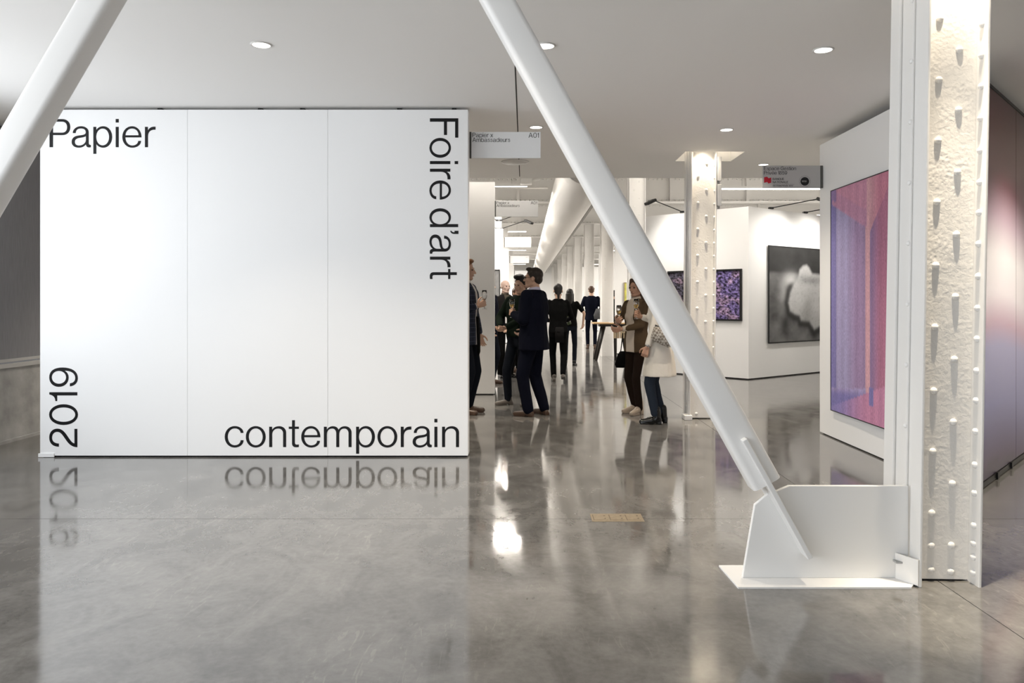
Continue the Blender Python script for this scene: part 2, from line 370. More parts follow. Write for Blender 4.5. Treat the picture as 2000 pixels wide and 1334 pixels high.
def word(name, text, parent, M, unit, material, xs=None, track=42, thick=.0012):
    "text as thin solid lettering; M takes (along, up, out) to the parent's space; unit = metres per glyph unit"
    cu = bpy.data.curves.new(name, 'CURVE'); cu.dimensions = '2D'; cu.fill_mode = 'BOTH'; cu.extrude = thick/2
    x = 0
    for i, ch in enumerate(text):
        if ch == ' ': x += 130; continue
        wd, paths = G_[ch]
        x0 = xs[i] if xs else x
        for p in paths:
            pts = flat_path(p); s = cu.splines.new('POLY'); s.points.add(len(pts)-1); s.use_cyclic_u = True
            for q, (px, py) in zip(s.points, pts): q.co = ((x0+px)*unit, py*unit, 0, 1)
        x = x0+wd+track
    me = baked(cu); me.name = name; bpy.data.curves.remove(cu)
    me.transform(M); me.materials.clear(); me.materials.append(M_[material])
    return link(name, me, parent)
def textM(o, along, up):
    a, u = Vector(along).normalized(), Vector(up).normalized(); n = a.cross(u)
    return Matrix(((a.x,u.x,n.x,o[0]),(a.y,u.y,n.y,o[1]),(a.z,u.z,n.z,o[2]),(0,0,0,1)))

# ================================================================== STRUCTURE
CZ = 3.05                      # lobby ceiling
XL, XR, YB, YS, YE = -4.96, 9.0, -4.6, 10.4, 56.0     # left wall, right wall, back wall, end of the low ceiling, far end
HZ = 4.7                       # hall ceiling
# floor: slabs with sawn joints
fl = struct(Geo().box(-13, 13, YB-.4, YE, -.3, -.006).build('floor', 'groove'), 'grey polished concrete floor')
xs_ = [-13, -8.2, 2.0, 7.2, 13]; ys_ = [YB-.4, -.4, 4.78, 8.95, 14.1, 19.2, 24.3, 29.4, 34.5, 39.6, 44.8, 50, YE]
for i in range(len(xs_)-1):
    for j in range(len(ys_)-1):
        g = .0022
        Geo().box(xs_[i]+g, xs_[i+1]-g, ys_[j]+g, ys_[j+1]-g, -.1, 0).build('slab', 'polished_concrete', fl)
# lobby ceiling with openings round the two lobby columns
C1X, C1Y, C2X, C2Y = 1.864, 3.63, 1.885, 8.80
holes = [(C1X-.10, C1X+.62, C1Y-.15, C1Y+.50), (C2X-.07, C2X+.60, C2Y-.12, C2Y+.47)]
gx = sorted({XL-.3, XR, *[h[0] for h in holes], *[h[1] for h in holes]}); gy = sorted({YB-.3, YS, *[h[2] for h in holes], *[h[3] for h in holes]})
g = Geo()
for i in range(len(gx)-1):
    for j in range(len(gy)-1):
        cx, cy = (gx[i]+gx[i+1])/2, (gy[j]+gy[j+1])/2
        if any(h[0] < cx < h[1] and h[2] < cy < h[3] for h in holes): continue
        g.box(gx[i], gx[i+1], gy[j], gy[j+1], CZ, CZ+.12)
me = g.mesh('ceiling', 'ceiling_paint'); bm = bmesh.new(); bm.from_mesh(me)
bmesh.ops.remove_doubles(bm, verts=bm.verts, dist=1e-5); bm.verts.index_update()
seen = {}
for f in bm.faces: seen.setdefault(tuple(sorted(v.index for v in f.verts)), []).append(f)
bmesh.ops.delete(bm, geom=[f for v in seen.values() if len(v) > 1 for f in v], context='FACES')
bmesh.ops.recalc_face_normals(bm, faces=bm.faces); bm.to_mesh(me); bm.free()
ceil = struct(link('ceiling', me), 'low smooth white ceiling over the entrance')
for h in holes:                                        # lined wells above the openings
    x0, x1, y0, y1 = h; t = .012
    for b in ((x0-t,x0,y0-t,y1+t), (x1,x1+t,y0-t,y1+t), (x0,x1,y0-t,y0), (x0,x1,y1,y1+t)):
        Geo().box(*b, CZ+.121, CZ+.45).build('well_lining', 'ceiling_paint', ceil)
    Geo().box(x0-t, x1+t, y0-t, y1+t, CZ+.45, CZ+.47).build('well_cover', 'ceiling_paint', ceil)
struct(Geo().box(-.069-.005, -.069+.005, 0, YS, CZ-.0015, CZ+.01).build('trim_1', 'groove'), 'thin dark joint running along the low ceiling')
struct(Geo().box(-13, 13, YS, YS+.12, CZ, HZ).build('wall_bulkhead', 'ceiling_paint'), 'white bulkhead closing the edge of the low ceiling')
struct(Geo().box(-13, 13, YS, YE, HZ, HZ+.2).build('ceiling', 'hall_ceiling'), 'high white ceiling of the exhibition hall')
struct(Geo().box(-13, 13, YE, YE+.2, 0, HZ).build('wall_far', 'white_wall'), 'white wall at the far end of the hall')
struct(Geo().box(-13.2, -13, YS, YE, 0, HZ).build('wall_hall_left', 'white_wall'), 'white left side wall of the hall')
struct(Geo().box(13, 13.2, YS, YE, 0, HZ).build('wall_hall_right', 'white_wall'), 'white right side wall of the hall')
struct(Geo().box(-13, XL-.3, YS, YS+.12, 0, CZ).build('wall_return', 'white_wall'), 'white wall between lobby and hall')
struct(Geo().box(XR, 13, YS, YS+.12, 0, CZ).build('wall_return', 'white_wall'), 'white wall between lobby and hall')
struct(Geo().box(XR, XR+.2, YB, YS, 0, CZ).build('wall_right', 'white_wall'), 'white right wall of the entrance')
# left window wall: concrete knee wall, metal sill, windows, piers
wl = struct(Geo().box(XL-.3, XL, YB, YS, 0, .715).build('wall_left', 'concrete_wall'), 'rough grey concrete knee wall under the side windows')
struct(Geo().box(XL-.3, XL+.02, YB, YS, .717, .76).build('trim_sill', 'metal_sill', None, bevel=.004), 'pale metal sill on the concrete knee wall')
struct(Geo().box(XL-.015, XL+.02, YB, YS, -.001, .03).build('baseboard_left', 'concrete_wall'), 'narrow concrete kerb at the foot of the window wall')
for y0, y1 in ((YB, -3.6), (6.7, 7.0), (YS-.3, YS)):
    struct(Geo().box(XL-.3, XL, y0, y1, .765, CZ-.002).build('wall_pier', 'white_wall'), 'white pier between the side windows')
def window(n, x0, x1, y0, y1, z0, z1, label, parts):
    wn = struct(empty('window_%d' % n, ((x0+x1)/2, (y0+y1)/2, z0)), label)
    ox, oy, oz = wn.location
    lx = x1-x0 > y1-y0
    L0, L1 = (x0, x1) if lx else (y0, y1)
    def bar(a, b, c, d, nm='frame_bar'):
        (Geo().box(a-ox, b-ox, y0-oy, y1-oy, c-oz, d-oz) if lx else Geo().box(x0-ox, x1-ox, a-oy, b-oy, c-oz, d-oz)).build(nm, 'window_frame', wn)
    for k in range(parts+1):
        p = L0+(L1-L0)*k/parts; bar(p-.03, p+.03, z0, z1)
    bar(L0, L1, z0, z0+.05); bar(L0, L1, z1-.05, z1)
window(1, XL-.2, XL-.14, -3.6, 6.7, .77, CZ-.01, 'large side window in the left wall near the viewer', 4)
window(2, XL-.2, XL-.14, 7.0, YS-.32, .77, CZ-.01, 'side window behind the grey roller blind', 2)
bl = thing('roller_blind', 'dark grey woven roller blind pulled down over the side window', 'blind', (XL-.04, 8.1, .77))
Geo().box(-.004, .004, -1.09, 2.0, .03, 2.22).build('screen', 'blind_mesh', bl)
Geo().box(-.012, .012, -1.09, 2.0, 0, .03).build('bottom_rail', 'metal_sill', bl)
Geo().tube((0,-1.09,2.24), (0,2.0,2.24), .022, n=14).build('roller', 'dark_strip', bl, True)
# back wall with the entrance glazing (behind the viewer)
struct(Geo().box(XL-.3, -4.7, YB-.2, YB, 0, CZ).build('wall_back', 'white_wall'), 'white wall beside the entrance glazing')
struct(Geo().box(1.5, XR, YB-.2, YB, 0, CZ).build('wall_back', 'white_wall'), 'white wall behind the viewer')
window(3, -4.7, 1.5, YB-.14, YB-.08, .02, CZ-.01, 'entrance glazing behind the viewer', 5)

# ================================================================== TITLE WALL
PY = 6.68
tw = thing('title_wall', 'white panelled wall with large black lettering near the low ceiling', 'wall panel', (0, PY, 0))
for x0, x1 in ((-4.216, -2.9353), (-2.9337, -1.7148), (-1.7132, -.494)):
    Geo().box(x0, x1, 0, .16, .014, 3.024).build('panel', 'panel_white', tw, bevel=.0015)
Geo().box(-4.20, -.51, .02, .14, 0, .014).build('plinth', 'dark_gap', tw)
for x in (-4.10, -3.2, -2.32, -1.95, -1.1, -.62): Geo().box(x-.02, x+.02, .05, .11, 3.024, CZ-.002).build('fixing_block', 'dark_gap', tw)
Geo().box(-4.225, -4.09, -.012, 0, .004, .035).build('base_trim', 'panel_white', tw)
u = 1/(8.3333*224.6)
def onpanel(x, y): X, Z = A(x, y, PY); return (X, -.0007, Z)
word('lettering', 'Papier', tw, textM(onpanel(80, 287.6), (1,0,0), (0,0,1)), u, 'vinyl_black', [140,500,853,1217,1325,1693])
word('lettering', 'contemporain', tw, textM(onpanel(430, 873.2), (1,0,0), (0,0,1)), u, 'vinyl_black', [75,418,798,1117,1320,1688,2213,2560,2940,3133,3487,3612])
word('lettering', 'Foire d’art', tw, textM(onpanel(839.7, 215), (0,0,-1), (1,0,0)), u, 'vinyl_black', [134,453,830,955,1146,0,1599,1955,2026,2386,2586])
word('lettering', '2019', tw, textM(onpanel(151.2, 873.5), (0,0,1), (-1,0,0)), u, 'vinyl_black', [0,362,751,983])

# ================================================================== STEEL COLUMNS
CW, CD = .296, .38
def rivet_mesh(name, material, r=.0175, h=.015):
    g = Geo().lathe([(r,-.006),(r,.002),(r*.9,h*.5),(r*.6,h*.86),(r*.2,h)], n=10)
    return g.mesh(name, material, True)
RV = rivet_mesh('rivet', 'steel_smooth')
RVs = rivet_mesh('rivet_small', 'steel_smooth', .013, .010)
def rivet(parent, p, n, me=RV):
    o = link('rivet', me, parent); o.location = p
    o.rotation_euler = Vector((0,0,1)).rotation_difference(Vector(n)).to_euler(); return o
def column(name, label, x, y, h, lean, web, group=None):
    c = thing(name, label, 'column', (x, y, 0), 0, group); c.rotation_euler = (0, R(lean), 0)
    Geo().box(0,.014,0,.10,0,h).build('angle_flange', 'steel_paint', c, bevel=.004)
    Geo().box(CW-.014,CW,0,.10,0,h).build('angle_flange', 'steel_paint', c, bevel=.004)
    Geo().box(.0145,CW-.0145,.088,.10,.012,h).build('web_plate', web, c)
    Geo().box(.016,.030,.101,.28,.006,h).build('side_plate', 'steel_paint', c)
    Geo().box(CW-.030,CW-.016,.101,.28,.006,h).build('side_plate', 'steel_paint', c)
    Geo().box(.004,.016,.150,.175,.006,h).build('cover_strip', 'steel_paint', c, bevel=.004)
    Geo().box(0,.014,.281,CD,0,h).build('angle_flange', 'steel_paint', c, bevel=.004)
    Geo().box(CW-.014,CW,.281,CD,0,h).build('angle_flange', 'steel_paint', c, bevel=.004)
    Geo().box(.0145,CW-.0145,.281,.293,.012,h).build('web_plate', 'steel_paint', c)
    return c
c1 = column('steel_column', 'large white riveted steel column with lumpy paint beside the brace foot', C1X, C1Y, CZ+.44, .95, 'lumpy_paint')
zf = lambda y, s=402: CH+(VPY-y)/s
for y in (-82,38,157,275,395,518,638,762,880,1000,1063,1110): rivet(c1, (.100,.088,zf(y)), (0,-1,0))
for y in (-24,98,215,336,457,578,700,822,942,1062,1113): rivet(c1, (.197,.088,zf(y)), (0,-1,0))
for y in (-75,-14,47,108,168,230,293,355,414,475,538,600,660,722,780,840,905,960,1023,1058,1085,1115): rivet(c1, (CW-.014,.045,zf(y,407)), (-1,0,0))
for k in range(11): rivet(c1, (.004,.163,.14+.3*k), (-1,0,0), RVs)
c2 = column('steel_column', 'white riveted steel column standing at the edge of the low ceiling', C2X, C2Y, CZ+.44, .45, 'lumpy_paint_far')
for k in range(11):
    z = .06+.305*k
    rivet(c2, (.100,.088,z), (0,-1,0)); rivet(c2, (.197,.088,z+.15), (0,-1,0))
for k in range(21): rivet(c2, (CW-.014,.045,.08+.15*k), (-1,0,0))
for k in range(10): rivet(c2, (.004,.163,.14+.3*k), (-1,0,0), RVs)
Geo().box(-.06,.03,-.03,.14,0,.055).build('foot_angle', 'steel_paint', c2, bevel=.006)
Geo().box(CW-.03,CW+.05,-.03,.14,0,.03).build('foot_angle', 'steel_paint', c2, bevel=.006)
# spot lamps hidden in the ceiling wells, grazing the columns
def column_spot(x, y, z, power, label):
    t = thing('column_spot', label, 'spotlight', (x, y, z))
    Geo().lathe([(.0,.0),(.035,.0),(.04,.03),(.04,.11),(.0,.11)], (0,0,0), 16).build('housing', 'lamp_trim', t, True)
    Geo().lathe([(.0,-.003),(.028,-.003),(.028,-.0005),(.0,-.0005)], (0,0,0), 16).build('lens', 'lamp_lens', t, True)
    Geo().box(-.008,.008,-.008,.008,.11,.17).build('stem', 'lamp_trim', t)
    l = bpy.data.lights.new('spot', 'SPOT'); l.energy = power; l.color = (1,.86,.66); l.spot_size = R(31); l.spot_blend = 1; l.shadow_soft_size = .012
    o = bpy.data.objects.new('spot', l); col.objects.link(o); o.parent = t; o.location = (0,0,-.02); o.rotation_euler = (R(-3),0,0)
    l = bpy.data.lights.new('spot_spill', 'SPOT'); l.energy = power*.11; l.color = (1,.86,.66); l.spot_size = R(80); l.spot_blend = .6; l.shadow_soft_size = .012
    o = bpy.data.objects.new('spot_spill', l); col.objects.link(o); o.parent = t; o.location = (0,.03,-.02)
    for q in ((-.205,.33,.06), (.235,.33,.06)):
        l = bpy.data.lights.new('well_glow', 'POINT'); l.energy = 1.6; l.color = (1,.88,.7); l.shadow_soft_size = .02
        o = bpy.data.objects.new('well_glow', l); col.objects.link(o); o.parent = t; o.location = q
column_spot(C1X+.20, C1Y-.10, CZ+.27, 620, 'small spotlight in the ceiling well in front of the large column')
column_spot(C2X+.17, C2Y-.085, CZ+.22, 380, 'small spotlight in the ceiling well in front of the middle column')
# electrical boxes on the middle column
for z0, z1, lb in ((2.74, 3.02, 'upper'), (2.455, 2.70, 'lower')):
    t = thing('junction_box', '%s of two white boxes fixed to the side of the middle column' % lb, 'box', (C2X+CW+.026, C2Y+.0, z0), 0, 'boxes on the middle column')
    Geo().box(0,.05,0,.12,0,z1-z0).build('case', 'steel_smooth', t, bevel=.006)
    Geo().box(.015,.035,.03,.06,-.03,0).build('connector', 'grey_metal', t)
# hall columns
def far_rivets(h):
    g = Geo()
    for k in range(int(h/.3)):
        for x, dz in ((.100,0),(.197,.15)):
            z = .1+.3*k+dz; r = .016; y = .088
            b = len(g.v)
            g.v += [(x-r,y,z-r),(x+r,y,z-r),(x+r,y,z+r),(x-r,y,z+r),(x,y-.014,z)]
            g.f += [(b,b+1,b+4),(b+1,b+2,b+4),(b+2,b+3,b+4),(b+3,b,b+4)]
    return g.mesh('rivets', 'steel_paint', True)
HCZ = 3.825
far_rv = far_rivets(HCZ)
def hall_column(x, y, label, group):
    c = thing('hall_column', label, 'column', (x, y, 0), 0, group)
    for n_, me in hall_parts: link(n_, me, c)
    tag(link('rivets', far_rv, c), kind='stuff')
hall_parts = [('angle_flange', Geo().box(0,.014,0,.10,0,HCZ).mesh('angle_flange','steel_paint')), ('angle_flange', Geo().box(CW-.014,CW,0,.10,0,HCZ).mesh('angle_flange','steel_paint')),
    ('web_plate', Geo().box(.0145,CW-.0145,.088,.10,0,HCZ).mesh('web_plate','steel_paint')), ('side_plate', Geo().box(.016,.03,.101,.28,0,HCZ).mesh('side_plate','steel_paint')),
    ('side_plate', Geo().box(CW-.03,CW-.016,.101,.28,0,HCZ).mesh('side_plate','steel_paint')), ('angle_flange', Geo().box(0,.014,.281,CD,0,HCZ).mesh('angle_flange','steel_paint')),
    ('angle_flange', Geo().box(CW-.014,CW,.281,CD,0,HCZ).mesh('angle_flange','steel_paint'))]
HC = [13.95, 19.0, 24.3, 29.3, 34.4, 39.5, 44.6, 49.7, 54.4]
ordn = ['nearest', 'second nearest, beside the wooden table,', 'third nearest', 'fourth nearest', 'fifth nearest', 'sixth nearest', 'seventh nearest', 'eighth nearest', 'farthest']
for y, o_ in zip(HC, ordn): hall_column(1.90, y, 'white riveted hall column under the duct, %s of the row' % o_, 'columns in a row beside the duct')
lefts = [18.55, 25.4, 36.9]
for y, o_ in zip(lefts, ('nearest', 'middle', 'farthest')): hall_column(-.86, y, 'white hall column at the booth partitions, %s of the three' % o_, 'columns beside the left booths')

# ================================================================== DIAGONAL BRACES
BY, BW = 3.75, .145
def brace(label, p0, p1, foot):
    t = thing('diagonal_brace', label, 'brace', (p0[0], BY, p0[1]), 0, 'diagonal steel braces')
    d = Vector((p1[0]-p0[0], 0, p1[1]-p0[1])); L = d.length; ang = math.atan2(d.x, d.z)
    t.rotation_euler = (0, ang, 0)
    g = Geo(); h = BW/2; r = .028; ring = []
    for cx, cy, a0 in ((h-r,h-r,0),(-h+r,h-r,90),(-h+r,-h+r,180),(h-r,-h+r,270)):
        for k in range(6): a = R(a0+18*k); ring.append((cx+r*math.cos(a), cy+r*math.sin(a)))
    g.rings([[(x, y, z) for x, y in ring] for z in (0, L)])
    me = g.mesh('square_tube', 'steel_smooth')
    for p in me.polygons:
        if len(p.vertices) == 4: p.use_smooth = True
    o = link('square_tube', me, t); m = o.modifiers.new('es', 'EDGE_SPLIT'); m.split_angle = R(60)
    if foot:
        Geo().box(-.0125,.0125,-.112,.112,-.392,.255).build('splice_plate', 'steel_smooth', t, bevel=.004)
    return t
brace('white square diagonal brace rising leftwards from the gusset foot to the ceiling', (1.166,.475), (-.405,3.31), True)
brace('white square diagonal brace crossing the upper left corner', (-3.438,.475), (-1.785,3.30), True)
# its foot: gusset plate and base plate
gp = thing('brace_foot', 'white steel gusset plate on a floor plate joining brace and column', 'gusset plate', (1.02, BY, 0))
poly = [A(x, y, BY) for x, y in ((1449,1129),(1473,985),(1501,962),(1516,958),(1540,948),(1772,948),(1772,1129))]
pz = [(x-1.02, z) for x, z in poly]
g = Geo(); n = len(pz)
g.v = [(x,-.0125,max(z,.008)) for x, z in pz]+[(x,.0125,max(z,.008)) for x, z in pz]
g.f = [tuple(range(n)), tuple(reversed(range(n,2*n)))]+[(i,n+i,n+(i+1)%n,(i+1)%n) for i in range(n)]
g.build('gusset_plate', 'steel_smooth', gp, bevel=.003)
g = Geo().prism([(-.03,.168),(-.015,-.135),(.80,-.135),(.845,-.075),(.845,.168)], 0, .008); g.build('floor_plate', 'steel_smooth', gp)
g = Geo().prism([(.782,-.014),(.79,-.014),(.846,-.118),(.838,-.122)], .008, .13); g.build('clip_plate', 'steel_paint', gp)
Geo().box(.77,.842,-.05,-.0135,.09,.098).build('clip_shelf', 'concrete_wall', gp)

lf = copy_tree(gp); lf.location = (-3.29, BY, 0); lf.scale = (-1, 1, 1)
tag(lf, 'white steel gusset plate at the foot of the left brace')
column('steel_column', 'white riveted steel column by the side windows at the left brace foot', -4.43, C1Y, CZ-.002, 0, 'lumpy_paint')
# ================================================================== SIGNS AND ART
def hung_sign(label, X0, Y, Z1, wd, ht, mside):
    t = thing('hanging_sign', label, 'sign', (X0, Y, Z1-ht))
    st = .016
    if mside < 0: Geo().box(0,st,-.012,.012,0,ht).build('mounting_strip', 'dark_strip', t); Geo().box(st+.0005,wd,-.012,.012,0,ht).build('board', 'sign_white', t, bevel=.002)
    else: Geo().box(wd-st*1.5,wd,-.012,.012,0,ht).build('mounting_strip', 'dark_strip', t); Geo().box(0,wd-st*1.5-.0005,-.012,.012,0,ht).build('board', 'sign_grey', t, bevel=.002)
    return t
def a01(Y, X0, Z1, label, wd=.635, ht=.234, ink='ink', code='A01', txt=True):
    t = hung_sign(label, X0, Y, Z1, wd, ht, -1)
    k = .039/458*1.0
    if txt:
        word('lettering', 'Papier x', t, textM((.026,-.0128,ht-.048), (1,0,0), (0,0,1)), k, ink)
        word('lettering', 'Ambassadeurs', t, textM((.026,-.0128,ht-.090), (1,0,0), (0,0,1)), k*.98, ink, track=38)
        word('lettering', 'A01', t, textM((wd-.108,-.0128,ht-.052), (1,0,0), (0,0,1)), k*1.12, ink)
    return t
a01(6.87, -.494, 2.87, 'white sign with Papier x Ambassadeurs and A01 beside the title wall')
a01(11.27, -.44, 2.835, 'smaller grey-white A01 sign farther down the aisle above the bald man')
for Y, X0, Z1, lb in ((18.42, -.49, 2.90, 'bright blank white sign under the distant linear light'), (25.25, -.50, 2.865, 'small white sign over the aisle, second from the far end'), (36.75, -.50, 2.85, 'tiny farthest white sign over the aisle')):
    t = hung_sign(lb, X0, Y, Z1, .64, .235, -1)
    word('lettering', 'A01', t, textM((.53,-.0128,.175), (1,0,0), (0,0,1)), .039/458*.9, 'sign_grey')
t = hung_sign('grey bank sign with red flag logo projecting from the tapestry wall', 3.045-.612, 7.86, 2.745, .612, .228, 1)
k = .036/458; bz = .228
word('lettering', 'Espace Gestion', t, textM((.010,-.0128,bz-.047), (1,0,0), (0,0,1)), k, 'ink', track=36)
word('lettering', 'Privée 1859', t, textM((.010,-.0128,bz-.092), (1,0,0), (0,0,1)), k, 'ink', track=36)
word('lettering', 'BANQUE', t, textM((.100,-.0128,bz-.148), (1,0,0), (0,0,1)), .022/458, 'ink', track=50)
word('lettering', 'NATIONALE', t, textM((.100,-.0128,bz-.180), (1,0,0), (0,0,1)), .022/458, 'ink', track=44)
Geo().box(.100,.320,-.0128,-.0118,bz-.1925,bz-.191).build('rule', 'ink', t)
word('lettering', 'GESTION PRIVÉE 1859', t, textM((.101,-.0128,bz-.214), (1,0,0), (0,0,1)), .0155/458, 'ink', track=45)
fl_ = [(.012,.052),(.012,.108),(.042,.114),(.058,.098),(.084,.106),(.084,.052),(.056,.045),(.044,.060)]
g = Geo(); n = len(fl_); g.v = [(x,-.0136,z) for x, z in fl_]+[(x,-.012,z) for x, z in fl_]
g.f = [tuple(range(n)), tuple(reversed(range(n,2*n)))]+[(i,n+i,n+(i+1)%n,(i+1)%n) for i in range(n)]; g.build('flag_logo', 'logo_red', t)
RX = Matrix.Rotation(R(90), 4, 'X')
g = Geo(); g.add(Geo().lathe([(.0,.0),(.044,.0),(.044,.0012),(.0,.0012)], n=28), Matrix.Translation((.428,-.0122,.066)) @ RX); g.build('seal', 'ink', t)
g = Geo()
for k_ in range(28):
    a = 2*math.pi*k_/28; g.add(Geo().box(-.004,.004,-.001,0,-.0012,.0012), Matrix.Translation((.428+.056*math.cos(a),-.0121,.066+.056*math.sin(a))) @ Matrix.Rotation(-a-math.pi/2, 4, 'Y'))
tag(g.build('seal_ring', 'ink', t), kind='stuff')
word('lettering', '1859', t, textM((.397,-.0144,.058), (1,0,0), (0,0,1)), .018/458, 'sign_grey', track=40)

# tapestry wall (wedge) with the woven work and, round the corner, the glossy printed panels
B = Vector((3.07, 5.33)); bd = Vector((.98, 1.06)).normalized(); Cc = B+bd*3.3
aw = thing('display_wall', 'free-standing white wedge wall that carries the tapestry', 'display wall', (3.05, 7.94, 0))
g = Geo().prism([(p[0]-3.05, p[1]-7.94) for p in ((3.05,7.94), (3.07,5.33), (Cc.x,Cc.y), (Cc.x,7.94))][::-1], .012, 2.97); g.build('wall_shell', 'white_wall', aw)
g = Geo().prism([(p[0]-3.05, p[1]-7.94) for p in ((3.08,7.92), (3.10,5.40), (Cc.x-.05,Cc.y), (Cc.x-.05,7.92))][::-1], 0, .012); g.build('plinth', 'dark_gap', aw)
def weave(u_, v_):
    U = u_/.77; V = 1-v_
    blue, lil, mauve, peach, pur, crim, pink = s2l(78,80,170), s2l(158,152,198), s2l(148,112,160), s2l(226,160,158), s2l(122,78,138), s2l(176,62,96), s2l(212,128,150)
    c = mix(lil, mauve, sm(.30, .58, U))
    if U < .115: c = mix(blue, lil, .12*U/.115)
    if .71 < U < .80 and V < .93: c = peach
    if U >= .80: c = mix(pur, crim, sm(.80, 1.0, U))
    d1 = .06+.19*U                                   # slanted top edge of the lilac field
    if .02 < U < .74 and V < d1: c = mix(pink, s2l(168,110,160), .35 if V > d1-.07 else 0)
    if U >= .74 and V < .30-.5*(U-.74)-.05: c = mix(peach, s2l(206,96,112), sm(.74, 1.0, U))
    if U < .115 and V < .04+.15*U: c = s2l(130,90,160)
    if V > .90-.05*U and U < .72 and V < .985-.10*U: c = mix(s2l(172,156,205), blue, sm(.885, .93, V+.03*U))
    if V > .985-.14*U: c = mix(s2l(120,110,190), s2l(206,112,150), sm(.1, .8, U))
    if .78 < U < .86 and .85 < V < .93: c = blue
    band = .5+.5*math.sin(U*260); n1 = mnoise.noise(Vector((U*90, V*14, 1)))
    f = 1+.10*(band-.5)+.16*n1+.06*math.sin(U*43)
    c = mix(c, s2l(176,164,188), .42)
    return tuple(max(0, q*f) for q in c)
tp = thing('woven_tapestry', 'tall blue, violet and pink woven work on the wedge wall', 'artwork', (3.044, 7.587, .288))
Y0_, wd_, ht_ = 0, 1.385, 2.155
picture('weave', tp, (-.014, 0, 0), (0, -wd_, 0), (0, 0, ht_), 150, 120, weave, 'woven_print')
for a in ((-.022,0,0,.008,-.008,ht_+.008), (-.022,0,-wd_-.008,-wd_,-.008,ht_+.008), (-.022,0,-wd_,0,-.008,0), (-.022,0,-wd_,0,ht_,ht_+.008)):
    Geo().box(*a).build('frame_edge', 'frame_black', tp)
def print_with_glare(s0):
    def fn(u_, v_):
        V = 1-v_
        st = [(0,(62,26,30)), (.12,(92,34,40)), (.26,(120,62,76)), (.36,(196,172,190)), (.46,(244,242,248)), (.56,(240,234,244)), (.64,(196,160,186)), (.70,(160,160,206)), (.85,(138,140,190)), (1,(84,62,98))]  # near-white middle stops paint the glare into the print colours
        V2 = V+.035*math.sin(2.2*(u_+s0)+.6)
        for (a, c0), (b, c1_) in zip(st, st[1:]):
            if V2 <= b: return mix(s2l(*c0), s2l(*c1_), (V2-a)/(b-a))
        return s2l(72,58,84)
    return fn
gpn = thing('printed_panel_pair', 'tall glossy panels printed from maroon to pale blue with painted glare at the right edge', 'artwork', (B.x, B.y, 0), math.atan2(bd.y, bd.x))
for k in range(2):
    picture('gloss_panel', gpn, (.012+1.482*k, -.012, .05), (1.474,0,0), (0,0,2.90), 24, 60, print_with_glare(k), 'gloss_print', .012)
Geo().box(0, 2.98, -.03, -.002, .006, .045).build('base_rail', 'black_metal', gpn)
Geo().box(0, 2.98, -.03, -.002, 2.952, 2.975).build('top_rail', 'black_metal', gpn)
for x in (.75, 1.25, 2.1): Geo().box(x-.03, x+.03, -.045, -.03, .01, .055).build('clip', 'black_metal', gpn)

# white booth block in the hall with a long framed work and a black and white photograph
KX, KY = 3.88, 13.32
ld = Vector((-1.2, 1.24)).normalized(); rd = Vector((1.72, 1.35)).normalized()
bb = thing('exhibition_booth', 'white booth with a projecting corner in the hall', 'booth', (KX, KY, 0))
e1 = ld*2.45; e2 = rd*5.2; th = .12
nl = Vector((ld.y, -ld.x)); nr = Vector((-rd.y, rd.x))
nl = nl if nl.y > 0 else -nl; nr = nr if nr.y > 0 else -nr
inn = Vector((0, .19))
g = Geo().prism([(0,0), tuple(inn), tuple(e1+nl*th), tuple(e1)], .02, 3.01); g.build('side_wall', 'white_wall', bb)
g = Geo().prism([(0,0), tuple(e2), tuple(e2+nr*th), tuple(inn)], .02, 3.01); g.build('side_wall', 'white_wall', bb)
g = Geo().prism([(0,.03), (0,.16), tuple(e1+nl*th*.8), tuple(e1+nl*.02)], 0, .02); g.build('plinth', 'dark_gap', bb)
g = Geo().prism([(0,.03), tuple(e2+nr*.02), tuple(e2+nr*th*.8), (0,.16)], 0, .02); g.build('plinth', 'dark_gap', bb)
def on_line(px, dirv):         # distance along a wall line from the corner at which a pixel column meets it
    t_ = (px-VPX)/FPX
    return (t_*KY-KX)/(dirv.x-t_*dirv.y)
# long framed textured work on the left face
d0, d1 = on_line(1450, ld), on_line(1306, ld)
p0 = Vector((KX, KY))+ld*d1; 
zt, zb = A(0, 525, (Vector((KX,KY))+ld*d0).y)[1], A(0, 627, (Vector((KX,KY))+ld*d0).y)[1]
fa = thing('framed_artwork', 'dark framed purple and grey textured picture on the booth', 'artwork', (p0.x, p0.y, zb), math.atan2(-ld.y, -ld.x))
W_, H_ = d1-d0, zt-zb
def rock(u_, v_):
    n1 = mnoise.fractal(Vector((u_*7, v_*5+u_*2, 2.2)), 1, 2, 4); n2 = mnoise.fractal(Vector((u_*30+v_*8, v_*26, 8)), .6, 2.1, 5)
    c = mix(s2l(92,88,104), s2l(122,108,162), sm(.3, .6, u_)); c = mix(c, s2l(190,160,182), .6*sm(-.1, .5, n1+.25*(u_-.45)))
    return tuple(max(.004, q*(.62+1.5*max(-.38, n2))) for q in c)
picture('print', fa, (.03,-.016,.03), (W_-.06,0,0), (0,0,H_-.06), 150, 70, rock, 'photo_print')
for a in ((0,.03,0,H_), (W_-.03,W_,0,H_), (.03,W_-.03,0,.03), (.03,W_-.03,H_-.03,H_)): Geo().box(a[0],a[1],-.045,-.004,a[2],a[3]).build('frame_bar', 'frame_black', fa)
